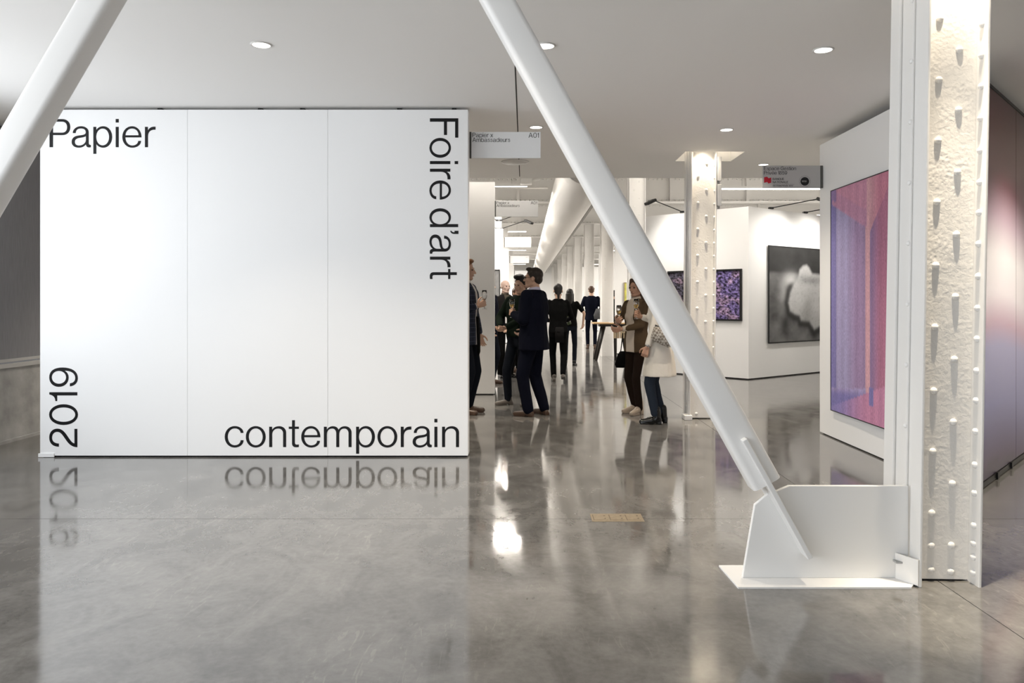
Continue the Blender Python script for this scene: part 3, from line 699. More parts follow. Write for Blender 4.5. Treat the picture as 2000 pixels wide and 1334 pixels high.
# black and white photograph on the right face
d0 = on_line(1498, rd); p0 = Vector((KX, KY))+rd*d0; zt, zb = A(0, 479, p0.y)[1], A(0, 671, p0.y)[1]
d1 = on_line(1640, rd)
pa = thing('photograph_print', 'large black and white photograph on the right side of the booth', 'artwork', (p0.x, p0.y, zb), math.atan2(rd.y, rd.x))
W_, H_ = d1-d0, zt-zb
SHP = [(.537,.30),(.563,.227),(.633,.182),(.712,.17),(.764,.2),(.825,.263),(1,.27),(1.25,.30),(1.5,.45),(1.5,.75),(1.2,.85),(1,.84),(.86,.883),(.816,.847),(.755,.793),(.598,.78),(.563,.73),(.475,.712),(.388,.676),(.353,.586),(.388,.478),(.475,.36)]
def sdist(x, y, P):
    ins = False; d = 9
    for i in range(len(P)):
        (x0, y0), (x1, y1) = P[i-1], P[i]
        t_ = max(0, min(1, ((x-x0)*(x1-x0)+(y-y0)*(y1-y0))/((x1-x0)**2+(y1-y0)**2)))
        d = min(d, math.hypot(x-x0-t_*(x1-x0), y-y0-t_*(y1-y0)))
        if (y0 > y) != (y1 > y) and x < (x1-x0)*(y-y0)/(y1-y0)+x0: ins = not ins
    return d if ins else -d
def body(u_, v_):
    x = u_*(1640-1498)/100; y = 1-v_            # x = 1 is about where the tapestry wall hides it
    n = mnoise.fractal(Vector((x*5, y*8, 1)), 1, 2, 4)
    g_ = .035+.010*n
    if y > .24: g_ += (.12+.06*n)*sm(.25, .30, y)
    g_ += .40*math.exp(-(((x-.40)/.13)**2+((y-.345)/.075)**2))
    g_ += .16*math.exp(-(((x-.28)/.10)**2+((y-.50)/.12)**2))
    d = sdist(x, y, SHP)
    g_ *= 1-.8*math.exp(-((d+.035)/.05)**2)*(sm(.34,.42,y))
    g_ *= 1-.7*math.exp(-(((x-.30)/.09)**2+((y-.80)/.12)**2))
    tex = .50+.06*n-.10*max(0, mnoise.fractal(Vector((x*30, y*34, 5)), .8, 2, 3))-.20*math.exp(-(((x-.78)/.22)**2+((y-.345)/.045)**2))-.12*sm(.60,.8,y)*(.6+.5*n)
    lit = sm(-.012, .035, d); g_ = g_*(1-lit)+tex*lit
    if x < .012 or y < .012 or y > .99: g_ = .008
    g_ = max(.006, g_); return (g_, g_, g_)
picture('print', pa, (0,-.02,0), (W_,0,0), (0,0,H_), 130, 130, body, 'photo_print', .012)

# ================================================================== HALL: partitions, lamps, duct, beams
for Y, zt_, lb in ((11.19, 3.10, 'tall white booth partition just behind the man in the checked jacket'), (18.3, 3.10, 'bright white booth partition, second along the aisle'), (25.1, 3.10, 'white booth partition, third along the aisle'), (36.6, 3.10, 'small farthest white booth partition')):
    t = thing('booth_partition', lb, 'partition', (-.44 if Y < 12 else -.52, Y, 0), 0, 'booth partitions along the aisle')
    for k in range(3): Geo().box(-1.24*(k+1)+.003, -1.24*k, 0, .1, .014, zt_).build('panel', 'white_wall', t)
    Geo().box(-3.7, -.02, .01, .09, 0, .014).build('plinth', 'dark_gap', t)
    if Y > 12: Geo().box(-3.72, -3.62, .1, 5.0, .014, zt_).build('panel', 'white_wall', t)
def wall_picture(X, Y, zc, wd, ht, c, label, rz=0):
    nm = 'pic_%d' % len(M_); mat(nm, c, .6, .3, var=.3, vscale=6)
    t = thing('wall_picture', label, 'picture', (X, Y, zc-ht/2), rz)
    Geo().box(-wd/2+.02, wd/2-.02, -.02, -.004, .02, ht-.02).build('print', nm, t)
    for a in ((-wd/2,-wd/2+.02,0,ht), (wd/2-.02,wd/2,0,ht), (-wd/2+.02,wd/2-.02,0,.02), (-wd/2+.02,wd/2-.02,ht-.02,ht)): Geo().box(a[0],a[1],-.03,-.003,a[2],a[3]).build('frame_bar', 'kraft' if c[0] > .3 else 'frame_black', t)
wall_picture(-.66, 18.29, 1.55, .14, 1.15, (.16,.16,.16), 'narrow dark grey hanging on the second booth partition')
# side partition behind the far table with a yellow picture
t = thing('booth_partition', 'white booth partition beyond the wooden table with a yellow picture', 'partition', (2.35, 20.0, 0), 0, 'booth partitions right of the columns')
for k in range(3): Geo().box(1.22*k+.003, 1.22*(k+1), 0, .1, .014, 3.0).build('panel', 'white_wall', t)
Geo().box(.02, 3.6, .01, .09, 0, .014).build('plinth', 'dark_gap', t)
wall_picture(2.66, 19.99, 1.55, .17, .62, (.62,.60,.14), 'narrow yellow picture in a pale frame beyond the table')
for Y in (26.0, 36.0):
    t = thing('booth_partition', 'bright white partition seen between columns, %s' % ('nearer one' if Y < 30 else 'farther one'), 'partition', (2.5, Y, 0), 0, 'booth partitions right of the columns')
    for k in range(4): Geo().box(1.22*k+.003, 1.22*(k+1), 0, .1, .014, 3.0).build('panel', 'white_wall', t)
    Geo().box(.02, 4.8, .01, .09, 0, .014).build('plinth', 'dark_gap', t)
def arm_lamp(p, q, label, group='arm lamps on the booths', power=14):
    "clamp at p on a wall top, arm to the head at q; the head shines back on the wall"
    p, q = Vector(p), Vector(q); t = thing('arm_lamp', label, 'lamp', tuple(p), 0, group); d = q-p
    Geo().box(-.04,.04,-.04,.04,0,.035).build('clamp', 'black_metal', t)
    Geo().tube((0,0,.02), d, .009, n=8).build('arm', 'black_metal', t)
    f = Vector((d.x, d.y, 0)).normalized(); rz = math.atan2(f.y, f.x)
    h = Geo().box(-.02,.20,-.06,.06,-.025,.03).build('lamp_head', 'black_metal', t, bevel=.015); h.location = d; h.rotation_euler = (0, R(24), rz)
    if power:
        l = bpy.data.lights.new('lamp_light', 'SPOT'); l.energy = power; l.spot_size = R(120); l.spot_blend = 1; l.color = (1,.95,.88); l.shadow_soft_size = .05
        o = bpy.data.objects.new('lamp_light', l); col.objects.link(o); o.parent = t; o.location = d+Vector((f.x*.1, f.y*.1, -.07))
        o.rotation_euler = (Vector((-f.x*.65, -f.y*.65, -1))).to_track_quat('-Z', 'Y').to_euler()
def boothp(t_, dirv): v = Vector((KX, KY))+dirv*t_; return v
v = boothp(1.36, ld); n_ = -nl; arm_lamp((v.x, v.y, 3.01), (v.x+n_.x*.46-.25, v.y+n_.y*.46, 3.20), 'black arm lamp on the left face of the corner booth', power=130)
v = boothp(.66, rd); n_ = -nr; arm_lamp((v.x, v.y, 3.01), (v.x+n_.x*.5+.38, v.y+n_.y*.5, 3.14), 'black arm lamp above the left end of the photograph', power=230)
v = boothp(1.75, rd); arm_lamp((v.x, v.y, 3.01), (v.x+n_.x*.5+.38, v.y+n_.y*.5, 3.14), 'black arm lamp above the right end of the photograph', power=230)
for Y, zz, s_ in ((18.3, 3.10, 'nearer'), (18.55, 3.10, 'farther')):
    arm_lamp((-.57, Y, zz+(.18 if s_ == 'nearer' else 0)), (.02, Y-.35, zz+(.36 if s_ == 'nearer' else .18)), 'black arm lamp reaching over the aisle, %s one of the right pair' % s_, 'aisle arm lamps', 40)
    arm_lamp((-.66, Y, zz+(.18 if s_ == 'nearer' else 0)), (-.98, Y-.35, zz+(.30 if s_ == 'nearer' else .12)), 'black arm lamp pointing left over the second partition, %s one' % s_, 'aisle arm lamps', 60)
# air duct
DX, DZ, DR = .92, 3.41, .40
du = thing('air_duct', 'large round white air duct running down the aisle', 'duct', (DX, YS+.125, DZ))
def tube_y(y0, y1, r0, r1, n=40): return Geo().rings([[(r_*math.cos(2*math.pi*i/n), y_, r_*math.sin(2*math.pi*i/n)) for i in range(n)] for y_, r_ in ((y0, r0), (y1, r1))], False)
Geo().rings([[(r_*math.cos(2*math.pi*i/40), y_, r_*math.sin(2*math.pi*i/40)) for i in range(40)] for y_, r_ in ((0, .468), (.004, .468))]).build('end_cap', 'duct_paint', du)
tube_y(.004, .55, .47, .46).build('duct_section', 'duct_paint', du, True); tube_y(.55, .75, .46, DR).build('reducer', 'duct_paint', du, True)
y = .75; k = 0
secm = tube_y(0, 2.4, DR, DR).mesh('duct_section', 'duct_paint', True); ringm = tube_y(-.018, .018, DR+.012, DR+.012).mesh('joint_band', 'duct_paint', True)
while y < 41:
    o = link('duct_section', secm, du); o.location = (0, y, 0); o = link('joint_band', ringm, du); o.location = (0, y, 0); y += 2.4
for k in range(9):
    Geo().tube((0,2+5*k,DR), (0,2+5*k,HZ-DZ), .008, n=6).build('hanger_rod', 'steel_paint', du)
tag(Geo().tube((1.50, YS+.14, 3.49), (1.50, 55, 3.49), .032, n=10).build('conduit_pipe', 'grey_metal', None, True), 'thin grey metal pipe running beside the duct', 'pipe')
tag(Geo().tube((1.56, YS+.14, 3.57), (1.56, 55, 3.57), .02, n=10).build('conduit_pipe', 'steel_paint', None, True), 'thin white pipe just above the grey pipe', 'pipe')
# riveted girders across the hall
for y, o_ in zip(HC, ordn):
    t = thing('riveted_girder', 'white riveted girder over the hall, %s' % o_.split(',')[0], 'girder', (0, y+.15, 3.83), 0, 'girders across the hall')
    Geo().box(-12.9, 12.9, -.12, .12, 0, .025).build('bottom_flange', 'steel_paint', t); Geo().box(-12.9, 12.9, -.008, .008, .026, .62).build('web', 'steel_paint', t); Geo().box(-12.9, 12.9, -.12, .12, .621, .65).build('top_flange', 'steel_paint', t)
    if y < 32:
        g = Geo()
        for z in (.06, .58):
            for k in range(110):
                x = -4.5+.11*k
                b = len(g.v); r = .02
                g.v += [(x-r,-.008,z-r),(x+r,-.008,z-r),(x+r,-.008,z+r),(x-r,-.008,z+r),(x,-.03,z)]; g.f += [(b,b+1,b+4),(b+1,b+2,b+4),(b+2,b+3,b+4),(b+3,b,b+4)]
        tag(g.build('rivets', 'steel_smooth', t), kind='stuff')
        for k in range(7): Geo().box(-4+1.9*k, -3.93+1.9*k, -.1, -.009, .026, .62).build('stiffener', 'steel_paint', t)
tag(Geo().box(1.98, 2.12, YS+.14, 55.5, 4.44, HZ).build('runner_beam', 'steel_paint'), 'white longitudinal beam above the column row', 'beam')
# suspended linear lights
def linear(x0, x1, Y, Z, label, power):
    t = thing('linear_light', label, 'ceiling light', ((x0+x1)/2, Y, Z), 0, 'suspended linear lights'); h = (x1-x0)/2
    Geo().box(-h, h, -.05, .05, .02, .075).build('housing', 'steel_smooth', t); Geo().box(-h+.01, h-.01, -.04, .04, 0, .02).build('diffuser', 'tube_light', t)
    for s in (-.8, .8): Geo().tube((s*h,0,.075), (s*h,0,HZ-Z-.003), .004, n=6).build('suspension_wire', 'grey_metal', t)
    l = bpy.data.lights.new('tube_glow', 'AREA'); l.shape = 'RECTANGLE'; l.size = 2*h; l.size_y = .08; l.energy = power; l.color = (1,.93,.84)
    o = bpy.data.objects.new('tube_glow', l); col.objects.link(o); o.parent = t; o.location = (0,0,-.01)
for Y, nm in ((17.1, 'nearest'), (22.4, 'second'), (28.0, 'third'), (33.0, 'fourth'), (38.0, 'fifth'), (44.0, 'sixth'), (52.0, 'farthest')):
    linear(-3.4, .06, Y, 3.90, 'long linear light over the left booths, %s row' % nm, 300)
    linear(4.4, 9.6, Y+.3, 3.90, 'long linear light over the right booths, %s row' % nm, 430)
linear(-3.4, 4.2, 11.4, 4.45, 'added linear light unseen behind the bulkhead', 250)  # added fill light for the column fronts, hidden from view
# service pipes seen over the aisle
for Y, Z in ((16.0, 3.98), (16.6, 3.82)):
    tag(Geo().tube((-4, Y, Z), (.50, Y, Z), .02, n=8).build('service_pipe', 'steel_paint', None, True), 'thin white pipe crossing above the aisle, %s one' % ('upper' if Z > 3.9 else 'lower'), 'pipe')
b_ = thing('ceiling_unit', 'small white box on the pipe above the aisle', 'box', (.03, 16.0, 3.80)); Geo().box(-.12,.12,-.1,.1,0,.155).build('case', 'steel_smooth', b_, bevel=.01); Geo().tube((.12,0,.08),(.30,0,.12),.025,n=10).build('nozzle','steel_smooth',b_,True)

# ================================================================== LOBBY CEILING FIXTURES
def downlight(x, y, label, power, first=[None]):
    power *= 6.6; t = thing('downlight', label, 'ceiling light', (x, y, CZ), 0, 'recessed downlights')
    link('trim_ring', dl_ring, t); link('lens', dl_lens, t)
    if power:
        l = bpy.data.lights.new('down_spot', 'SPOT'); l.energy = power; l.color = (1,.88,.72); l.spot_size = R(110); l.spot_blend = .8; l.shadow_soft_size = .05
        o = bpy.data.objects.new('down_spot', l); col.objects.link(o); o.parent = t; o.location = (0,0,-.02)
dl_ring = Geo().lathe([(.056,-.001),(.058,-.007),(.066,-.007),(.070,-.001)], n=32).mesh('trim_ring', 'lamp_trim', True)
dl_lens = Geo().lathe([(.001,-.0045),(.056,-.0045),(.056,-.001),(.001,-.001)], n=32).mesh('lens', 'lamp_lens')
def CP(x, y): s = (VPY-y)/(CZ-CH); return (x-VPX)/s, FPX/s
for px, py, lb, pw in ((510,87,'recessed downlight above the left part of the title wall',20), (1065,89,'recessed downlight right of the central brace top',20), (1608,97,'recessed downlight left of the large column',20),
                   (1047,248,'small downlight partly behind the brace, above the A01 sign',20), (1419,253,'small downlight above the middle column',20), (1491,321,'half hidden downlight above the bank sign',20)):
    X, Y = CP(px, py); downlight(X, Y, lb, pw)
downlight(-.62, 3.55, 'recessed downlight over the middle of the entrance floor', 14)
for X, Y, lb in ((-1.74, 9.1, 'near the aisle'), (-3.5, 9.1, 'near the window')): downlight(X, Y, 'added unseen downlight behind the title wall, %s' % lb, 48)  # added out of sight to brighten the first booth partition
for X, Y, lb in ((8.2, 6.9, 'first'), (8.2, 9.0, 'second')): downlight(X, Y, 'added unseen downlight along the right wall, %s of two' % lb, 60)  # added so the glossy panels mirror a bright wall
downlight(4.45, 5.55, 'added unseen downlight in front of the glossy panels', 42)  # added out of view to brighten the printed panels
X, Y = CP(1006, 316)
t = thing('ceiling_speaker', 'flat round white ceiling speaker below the A01 sign', 'speaker', (X, Y, CZ))
Geo().lathe([(.01,-.022),(.13,-.020),(.165,-.010),(.17,-.001),(.01,-.001)], n=36).build('grille', 'lamp_trim', t, True)
# brass floor box
fx0, fy0, fx1, fy1 = .414, 4.72, .737, 4.89
fb = thing('floor_outlet', 'brass three-gang outlet cover set in the concrete floor', 'floor outlet', ((fx0+fx1)/2, (fy0+fy1)/2, 0))
hx, hy = (fx1-fx0)/2, (fy1-fy0)/2
Geo().box(-hx,hx,-hy,hy,-.004,.003).build('plate', 'brass', fb, bevel=.001)
for k in range(3):
    c = -hx+.058+.103*k; ld_ = Geo().box(c-.042,c+.042,-.058,.058,.0032,.0045).build('cover', 'brass', fb)
    Geo().box(c-.046,c-.0425,-.06,.06,.003,.0036).build('slot', 'brass_dark', fb)
    for y in (-.03, .03): Geo().lathe([(.001,.0046),(.006,.0046),(.006,.0055),(.001,.0055)], (c+.028,y,0), 10).build('screw', 'brass_dark', ld_)

# ================================================================== TABLE
TX, TY = G(1190, 703)
tb = thing('high_table', 'tall wooden table on splayed black legs behind the columns', 'table', (TX, TY, 0))
Geo().box(-.40,.52,-.35,.35,.845,.875).build('tabletop', 'wood', tb, bevel=.004)
for x, y, tx, ty in ((-.33,-.24,-.14,-.16), (.12,-.20,.12,-.16), (-.33,.24,-.14,.16), (.44,.24,.30,.16)):
    Geo().tube((x,y,0), (tx,ty,.80), .03, .045, 8).build('leg', 'dark_wood', tb, True)
Geo().box(-.25,.45,-.2,.2,.785,.844).build('apron', 'dark_wood', tb)
for k in range(4):
    t = tag(Geo().box(.06+TX+.075*k,.125+TX+.075*k,TY-.34,TY-.30,.52,.78).build('paper_folder', 'kraft', None, bevel=.006), 'tan folder hanging under the table edge, %s from the left' % ('first','second','third','fourth')[k], 'folder', 'folders under the table')
for dx, dy, lb in ((-.02,-.15,'left'), (.16,-.05,'right')):
    t = tag(Geo().box(TX+dx,TX+dx+.2,TY+dy-.1,TY+dy+.06,.8755,.885).build('leaflet_stack', 'paper', None), 'small white leaflet stack on the wooden table, %s one' % lb, 'leaflets', 'leaflets on the table')
# ================================================================== PEOPLE
for nm, c in (('skin', (.56,.36,.26)), ('skin_pale', (.66,.48,.40)), ('skin_warm', (.48,.28,.19)), ('lips', (.36,.15,.12))): mat(nm, c, .5, .4)
mat('eye_dark', (.02,.015,.012), .25, .5)
for nm, c in (('hair_black', (.012,.010,.009)), ('hair_dark', (.028,.020,.015)), ('hair_ginger', (.20,.095,.04)), ('hair_brown', (.07,.038,.022)), ('hair_grey', (.35,.33,.31))):
    mat(nm, c, .5, .4, bump=.5, bscale=90, bdist=.006, stretch=(1,1,.3))
for nm, c in (('navy_wool', (.005,.006,.013)), ('black_cloth', (.004,.004,.004)), ('charcoal_wool', (.014,.013,.013)), ('green_knit', (.006,.011,.007)), ('dark_denim', (.008,.010,.015)), ('denim', (.026,.034,.049)), ('denim_cuff', (.16,.20,.26)),
              ('brown_blazer', (.085,.058,.034)), ('brown_trousers', (.018,.011,.008)), ('cream_cloth', (.60,.52,.43)), ('white_coat', (.70,.66,.59)), ('shirt_white', (.62,.60,.58)), ('shirt_lilac', (.50,.50,.64)), ('shirt_olive', (.075,.065,.05)), ('grey_cloth', (.10,.10,.105))):
    mat(nm, c, .9, .08, bump=.25, bscale=34, bdist=.008)
for nm, c in (('brown_leather', (.075,.042,.026)), ('grey_suede', (.12,.105,.09)), ('beige_leather', (.42,.34,.26)), ('black_patent', (.006,.006,.006))): mat(nm, c, .18 if nm == 'black_patent' else .4, .5)
# navy check
m = mat('navy_check', (.012,.016,.03), .8, .2); nt = m.node_tree; b = nt.nodes['Principled BSDF']
tc = nt.nodes.new('ShaderNodeTexCoord'); br = nt.nodes.new('ShaderNodeTexBrick'); br.offset = 0; br.inputs['Scale'].default_value = 1; br.inputs['Mortar Size'].default_value = .0035
br.inputs['Brick Width'].default_value = .055; br.inputs['Row Height'].default_value = .07
for k_ in ('Color1', 'Color2'): br.inputs[k_].default_value = (.012,.016,.03,1)
br.inputs['Mortar'].default_value = (.045,.055,.085,1)
mp = nt.nodes.new('ShaderNodeMapping'); mp.inputs['Rotation'].default_value = (R(90),0,R(90)); nt.links.new(tc.outputs['Object'], mp.inputs[0]); nt.links.new(mp.outputs[0], br.inputs[0]); nt.links.new(br.outputs[0], b.inputs['Base Color'])
m = mat('bag_check', (.5,.5,.5), .5, .3); nt = m.node_tree; b = nt.nodes['Principled BSDF']
tc = nt.nodes.new('ShaderNodeTexCoord'); ck = nt.nodes.new('ShaderNodeTexChecker'); ck.inputs['Scale'].default_value = 42; ck.inputs[1].default_value = (.48,.45,.40,1); ck.inputs[2].default_value = (.20,.17,.14,1)
mp = nt.nodes.new('ShaderNodeMapping'); mp.inputs['Rotation'].default_value = (R(20),R(30),R(45)); nt.links.new(tc.outputs['Object'], mp.inputs[0]); nt.links.new(mp.outputs[0], ck.inputs[0]); nt.links.new(ck.outputs[0], b.inputs['Base Color'])
mat('glass', (1,1,1), .02, .5, trans=1, ior=1.45); mat('wine', (.80,.52,.14), .05, .5, trans=.6, ior=1.33)
mat('bottle_green', (.03,.045,.015), .12, .5); mat('gold_foil', (.75,.60,.12), .35, .5)

def remesh(g, name, voxel, smooth=3, wrinkle=0, seed=0):
    me0 = g.mesh('tmp')
    def mods(o):
        r = o.modifiers.new('r', 'REMESH'); r.mode = 'VOXEL'; r.voxel_size = voxel; r.adaptivity = 0
        if smooth: s = o.modifiers.new('s', 'SMOOTH'); s.factor = .5; s.iterations = smooth
    me = baked(me0, mods); me.name = name; bpy.data.meshes.remove(me0); me.materials.clear()
    if wrinkle:
        nrm = [q.vector.copy() for q in me.vertex_normals]
        for v, vn in zip(me.vertices, nrm):
            p = v.co; n = mnoise.noise(Vector((p.x*9+seed, p.y*9, p.z*5)))+.6*mnoise.noise(Vector((p.x*22, p.y*22+seed, p.z*11)))
            v.co = p+vn*(wrinkle*n)
    for p in me.polygons: p.use_smooth = True
    return me
def join_meshes(name, items):
    vs_, fs_, mi, mats = [], [], [], []
    for me, mn in items:
        b = len(vs_); vs_ += [v.co[:] for v in me.vertices]; fs_ += [tuple(b+i for i in p.vertices) for p in me.polygons]
        if mn not in mats: mats.append(mn)
        mi += [mats.index(mn)]*len(me.polygons)
    me = bpy.data.meshes.new(name); me.from_pydata(vs_, [], fs_)
    for mn in mats: me.materials.append(M_[mn])
    me.polygons.foreach_set('material_index', mi); me.polygons.foreach_set('use_smooth', [True]*len(fs_)); me.update()
    return me
def ik(a, c, l1, l2, pole):
    a, c, pole = Vector(a), Vector(c), Vector(pole); d = c-a; L = d.length; mx = (l1+l2)*.995
    if L > mx: c = a+d*(mx/L); d = c-a; L = mx
    x = (l1*l1-l2*l2+L*L)/(2*L); h = math.sqrt(max(0, l1*l1-x*x)); u_ = d/L
    pv = pole-u_*pole.dot(u_); pv.normalize()
    return a+u_*x+pv*h, c
def hand(wrist, d, n, side, curl):
    "palm and five jointed fingers; d: along the hand, n: palm side, side: direction of the thumb"
    d = Vector(d).normalized(); n = Vector(n); n = (n-d*n.dot(d)).normalized(); t = d.cross(n)
    if t.dot(Vector(side)) < 0: t = -t
    w0 = Vector(wrist); g = Geo()
    g.cap(w0-d*.05, w0+d*.01, .026, .024); 
    for k in (-1.5,-.5,.5,1.5): g.cap(w0+d*.012+t*k*.010, w0+d*.082+t*k*.0185, .014, .0125, 10)
    for k, ln in ((1.5,.92),(.5,1.05),(-.5,1.0),(-1.5,.78)):
        p = w0+d*.085+t*k*.0195; ang = .15; L = [.042*ln,.026*ln,.02*ln]; rr = [.0092,.0086,.0078,.0068]
        for i in range(3):
            ang += curl*(.75,.95,.6)[i]
            q = p+(d*math.cos(ang)+n*math.sin(ang)+t*k*.03)*L[i]; g.cap(p, q, rr[i], rr[i+1], 8); p = q
    p = w0+d*.022+t*.028; dirs = [(d*.62+t*.75+n*.2), (d*.8+t*.25+n*(.25+.5*curl)), (d*.85-t*.1+n*(.3+.6*curl))]
    for i, (dv, L) in enumerate(zip(dirs, (.038,.034,.026))):
        q = p+dv.normalized()*L; g.cap(p, q, (.0125,.0105,.0095)[i], (.0105,.0095,.0075)[i], 8); p = q
    return g, w0+d*.09+n*.032
def person(label, px, py, h, rz, skin='skin', hair=('short','hair_dark'), top='navy_wool', top_hem=.80, shirt=None, legs='navy_wool', legw=1.0, shoes='brown_leather', heel=0,
           wl=(.24,-.03,.86), wr=(-.24,-.03,.86), curl=(.35,.35), feet=((.10,0,.08),(-.10,0,.08)), toes=(8,-8), head=(0,0), woman=False, flare=0, group='visitors in the hall', fine=True, lean=(0,0), polel=(.6,.7,-.5), poler=(-.6,.7,-.5), sleeve=1.0, cuff=None, palm=((-.6,-.5,0),(.6,-.5,0)), extra=None, opened=0, shin=None, bulk=1.0):
    X, Y = G(px, py); k = h/1.75
    t = thing('person', label, 'person', (X, Y, 0), R(rz), group)
    vox = .011 if fine else .017
    SW = (.158 if woman else .178)*bulk; lx, ly = lean; legw *= (1+bulk)/2
    sL, sR = Vector((SW+lx, ly+.005, 1.415)), Vector((-SW+lx, ly+.005, 1.415))
    eL, wL = ik(sL, wl, .285, .25, polel); eR, wR = ik(sR, wr, .285, .25, poler)
    hL, hR = Vector((.088,0,.90)), Vector((-.088,0,.90))
    aL, aR = Vector(feet[0]), Vector(feet[1])
    kL, aL = ik(hL, aL, .43, .41, (.12,-1,0)); kR, aR = ik(hR, aR, .43, .41, (-.12,-1,0))
    nb = Vector((lx, ly+.01, 1.47)); hc = Vector((lx*1.1, ly-.005, 1.625))
    hM = Matrix.Translation(hc) @ Matrix.Rotation(R(head[0]), 4, 'Z') @ Matrix.Rotation(R(head[1]), 4, 'X')
    K = Matrix.Scale(k, 4)
    def fin(me): me.transform(K); return me
    # body: head, neck, trunk and limbs as one continuous surface, hands added at finer detail
    g = Geo(); c = .72
    g.loft([(0,0,.82,.12,.085),(0,0,.92,.14,.10),(0,0,1.05,.125,.085),(lx*.6,ly*.6,1.22,.145,.10),(lx,ly,1.36,.15,.09),(lx,ly,1.44,.10,.07)])
    for s_, e_, w_ in ((sL,eL,wL),(sR,eR,wR)): g.cap(s_, e_, .045, .036); g.cap(e_, w_, .036, .025)
    for a_, b_, c_ in ((hL,kL,aL),(hR,kR,aR)): g.cap(a_, b_, .068, .05); g.cap(b_, c_, .046, .032)
    g.cap(nb-Vector((0,0,.06)), hM @ Vector((0,.015,-.05)), .056 if not woman else .048, .052 if not woman else .045)
    items = [(fin(remesh(g, 'b', .016, 2)), skin)]
    hd = Geo(); hd.ell((0,.014,.030), (.074,.096,.086), 18, 12); hd.ell((0,-.026,-.022), (.060,.066,.086), 16, 12); hd.ell((0,-.062,-.088), (.034,.028,.026))
    hd.cap((-.045,-.005,-.07), (-.02,-.06,-.09), .024, .02); hd.cap((.045,-.005,-.07), (.02,-.06,-.09), .024, .02)
    hd.cap((0,-.090,.012), (0,-.112,-.026), .0075, .0125); hd.cap((-.012,-.096,-.030), (.012,-.096,-.030), .009, .009); hd.cap((-.036,-.079,.024), (.036,-.079,.024), .012, .012)
    hd.cap((-.018,-.089,-.056), (.018,-.089,-.056), .0085, .0085); hd.ell((-.045,-.062,-.018), (.018,.018,.02)); hd.ell((.045,-.062,-.018), (.018,.018,.02))
    for s_ in (-1, 1): hd.ell((s_*.077,.014,-.010), (.010,.021,.031))
    hd.cap((0,.02,-.05), (0,.03,-.14), .05, .054)
    h2 = Geo().add(hd, hM); items.append((fin(remesh(h2, 'h', .0062 if fine else .01, 2)), skin))
    g = Geo()
    for s_ in (-1, 1): g.ell((s_*.031,-.082,.006), (.014,.008,.0062), 10, 6)
    items.append((fin(Geo().add(g, hM).mesh('e')), 'eye_dark'))
    items.append((fin(Geo().add(Geo().cap((-.017,-.0965,-.058), (.017,-.0965,-.058), .0045, .0045, 8), hM).mesh('l')), 'lips'))
    grips = []
    for w_, e_, pn, sd, cu in ((wL,eL,palm[0],(0,-.3,1),curl[0]), (wR,eR,palm[1],(0,-.3,1),curl[1])):
        hg, gr = hand(w_, w_-e_, pn, sd if w_.z > 1.0 else (0,-1,0), cu); grips.append(gr*k); items.append((fin(remesh(hg, 'hd', .0042 if fine else .007, 1)), skin))
    link('body', join_meshes('body', items), t)
    # trousers
    g = Geo(); a, b_, c_ = .088*legw, .064*legw, .053*legw
    g.loft([(0,0,.80,.165 if woman else .16,.11),(0,0,.90,.172 if woman else .165,.118),(0,0,.99,.15,.105),(0,0,1.04,.145,.10)])
    for q0, q1, q2 in ((hL,kL,aL),(hR,kR,aR)):
        g.cap(q0, q1, a, b_); dn = (q2-q1).normalized(); g.cap(q1, q2-dn*(.0 if not shin else shin), b_, c_)
    me = remesh(g, 'trousers', vox, 3, .004, px*.1); me.materials.append(M_[legs]); link('trousers', fin(me), t)
    # shoes
    for a_, ty in ((aL, toes[0]), (aR, toes[1])):
        lift = a_.z-.08; g = Geo(); q = heel*.045
        g.cap((0,.045,.035+q), (0,-.03,.040+q*.7), .036, .038); g.cap((0,-.03,.036+q*.5), (0,-.155,.026), .038, .030, flat=1.15, fdir=(1,0,0)); g.cap((0,.02,.05+q), (0,.025,.095+q), .040, .043 if not heel else .04)
        g.box(-.036,.036,-.165,-.02,.0,.018)
        g.box(-.032,.032,.02,.075,.0,.03+q)
        if heel: g.cap((0,.03,.08), (0,.02,.17), .042, .047)
        for i, v_ in enumerate(g.v): g.v[i] = (v_[0], v_[1], max(0.0, v_[2]))
        M2 = Matrix.Translation((a_.x, a_.y-.01, lift)) @ Matrix.Rotation(R(ty), 4, 'Z') @ Matrix.Rotation(R(max(0, lift)*190), 4, 'X')
        me = remesh(Geo().add(g, M2), 'shoe', .007 if fine else .012, 2); me.materials.append(M_[shoes]); link('shoe', fin(me), t)
    # upper garment with sleeves
    g = Geo(); f = flare
    cw = .178 if woman else .195
    secs = []
    if top_hem < .9: secs.append((0,.01,top_hem,(.175 if woman else .186)+f,.135+f*.8))
    secs += [(0,0,.95,.170+f*.35,.128+f*.3),(lx*.4,ly*.4,1.08,.150 if woman else .172,.116),(lx*.8,ly*.8,1.27,cw,.132),(lx,ly,1.38,cw*.98,.118),(lx,ly,1.44,cw*.72,.092),(lx,ly+.01,1.485,.075,.072)]
    if top_hem >= .9: secs = [q for q in secs if q[2] > top_hem]; secs.insert(0, (0,0,top_hem,.17,.122))
    g.loft([(a_, b_, z_, rx_*bulk, ry_*bulk) for a_, b_, z_, rx_, ry_ in secs])
    if woman: g.ell((.065+lx,-.085+ly,1.25), (.065,.06,.06)); g.ell((-.065+lx,-.085+ly,1.25), (.065,.06,.06))
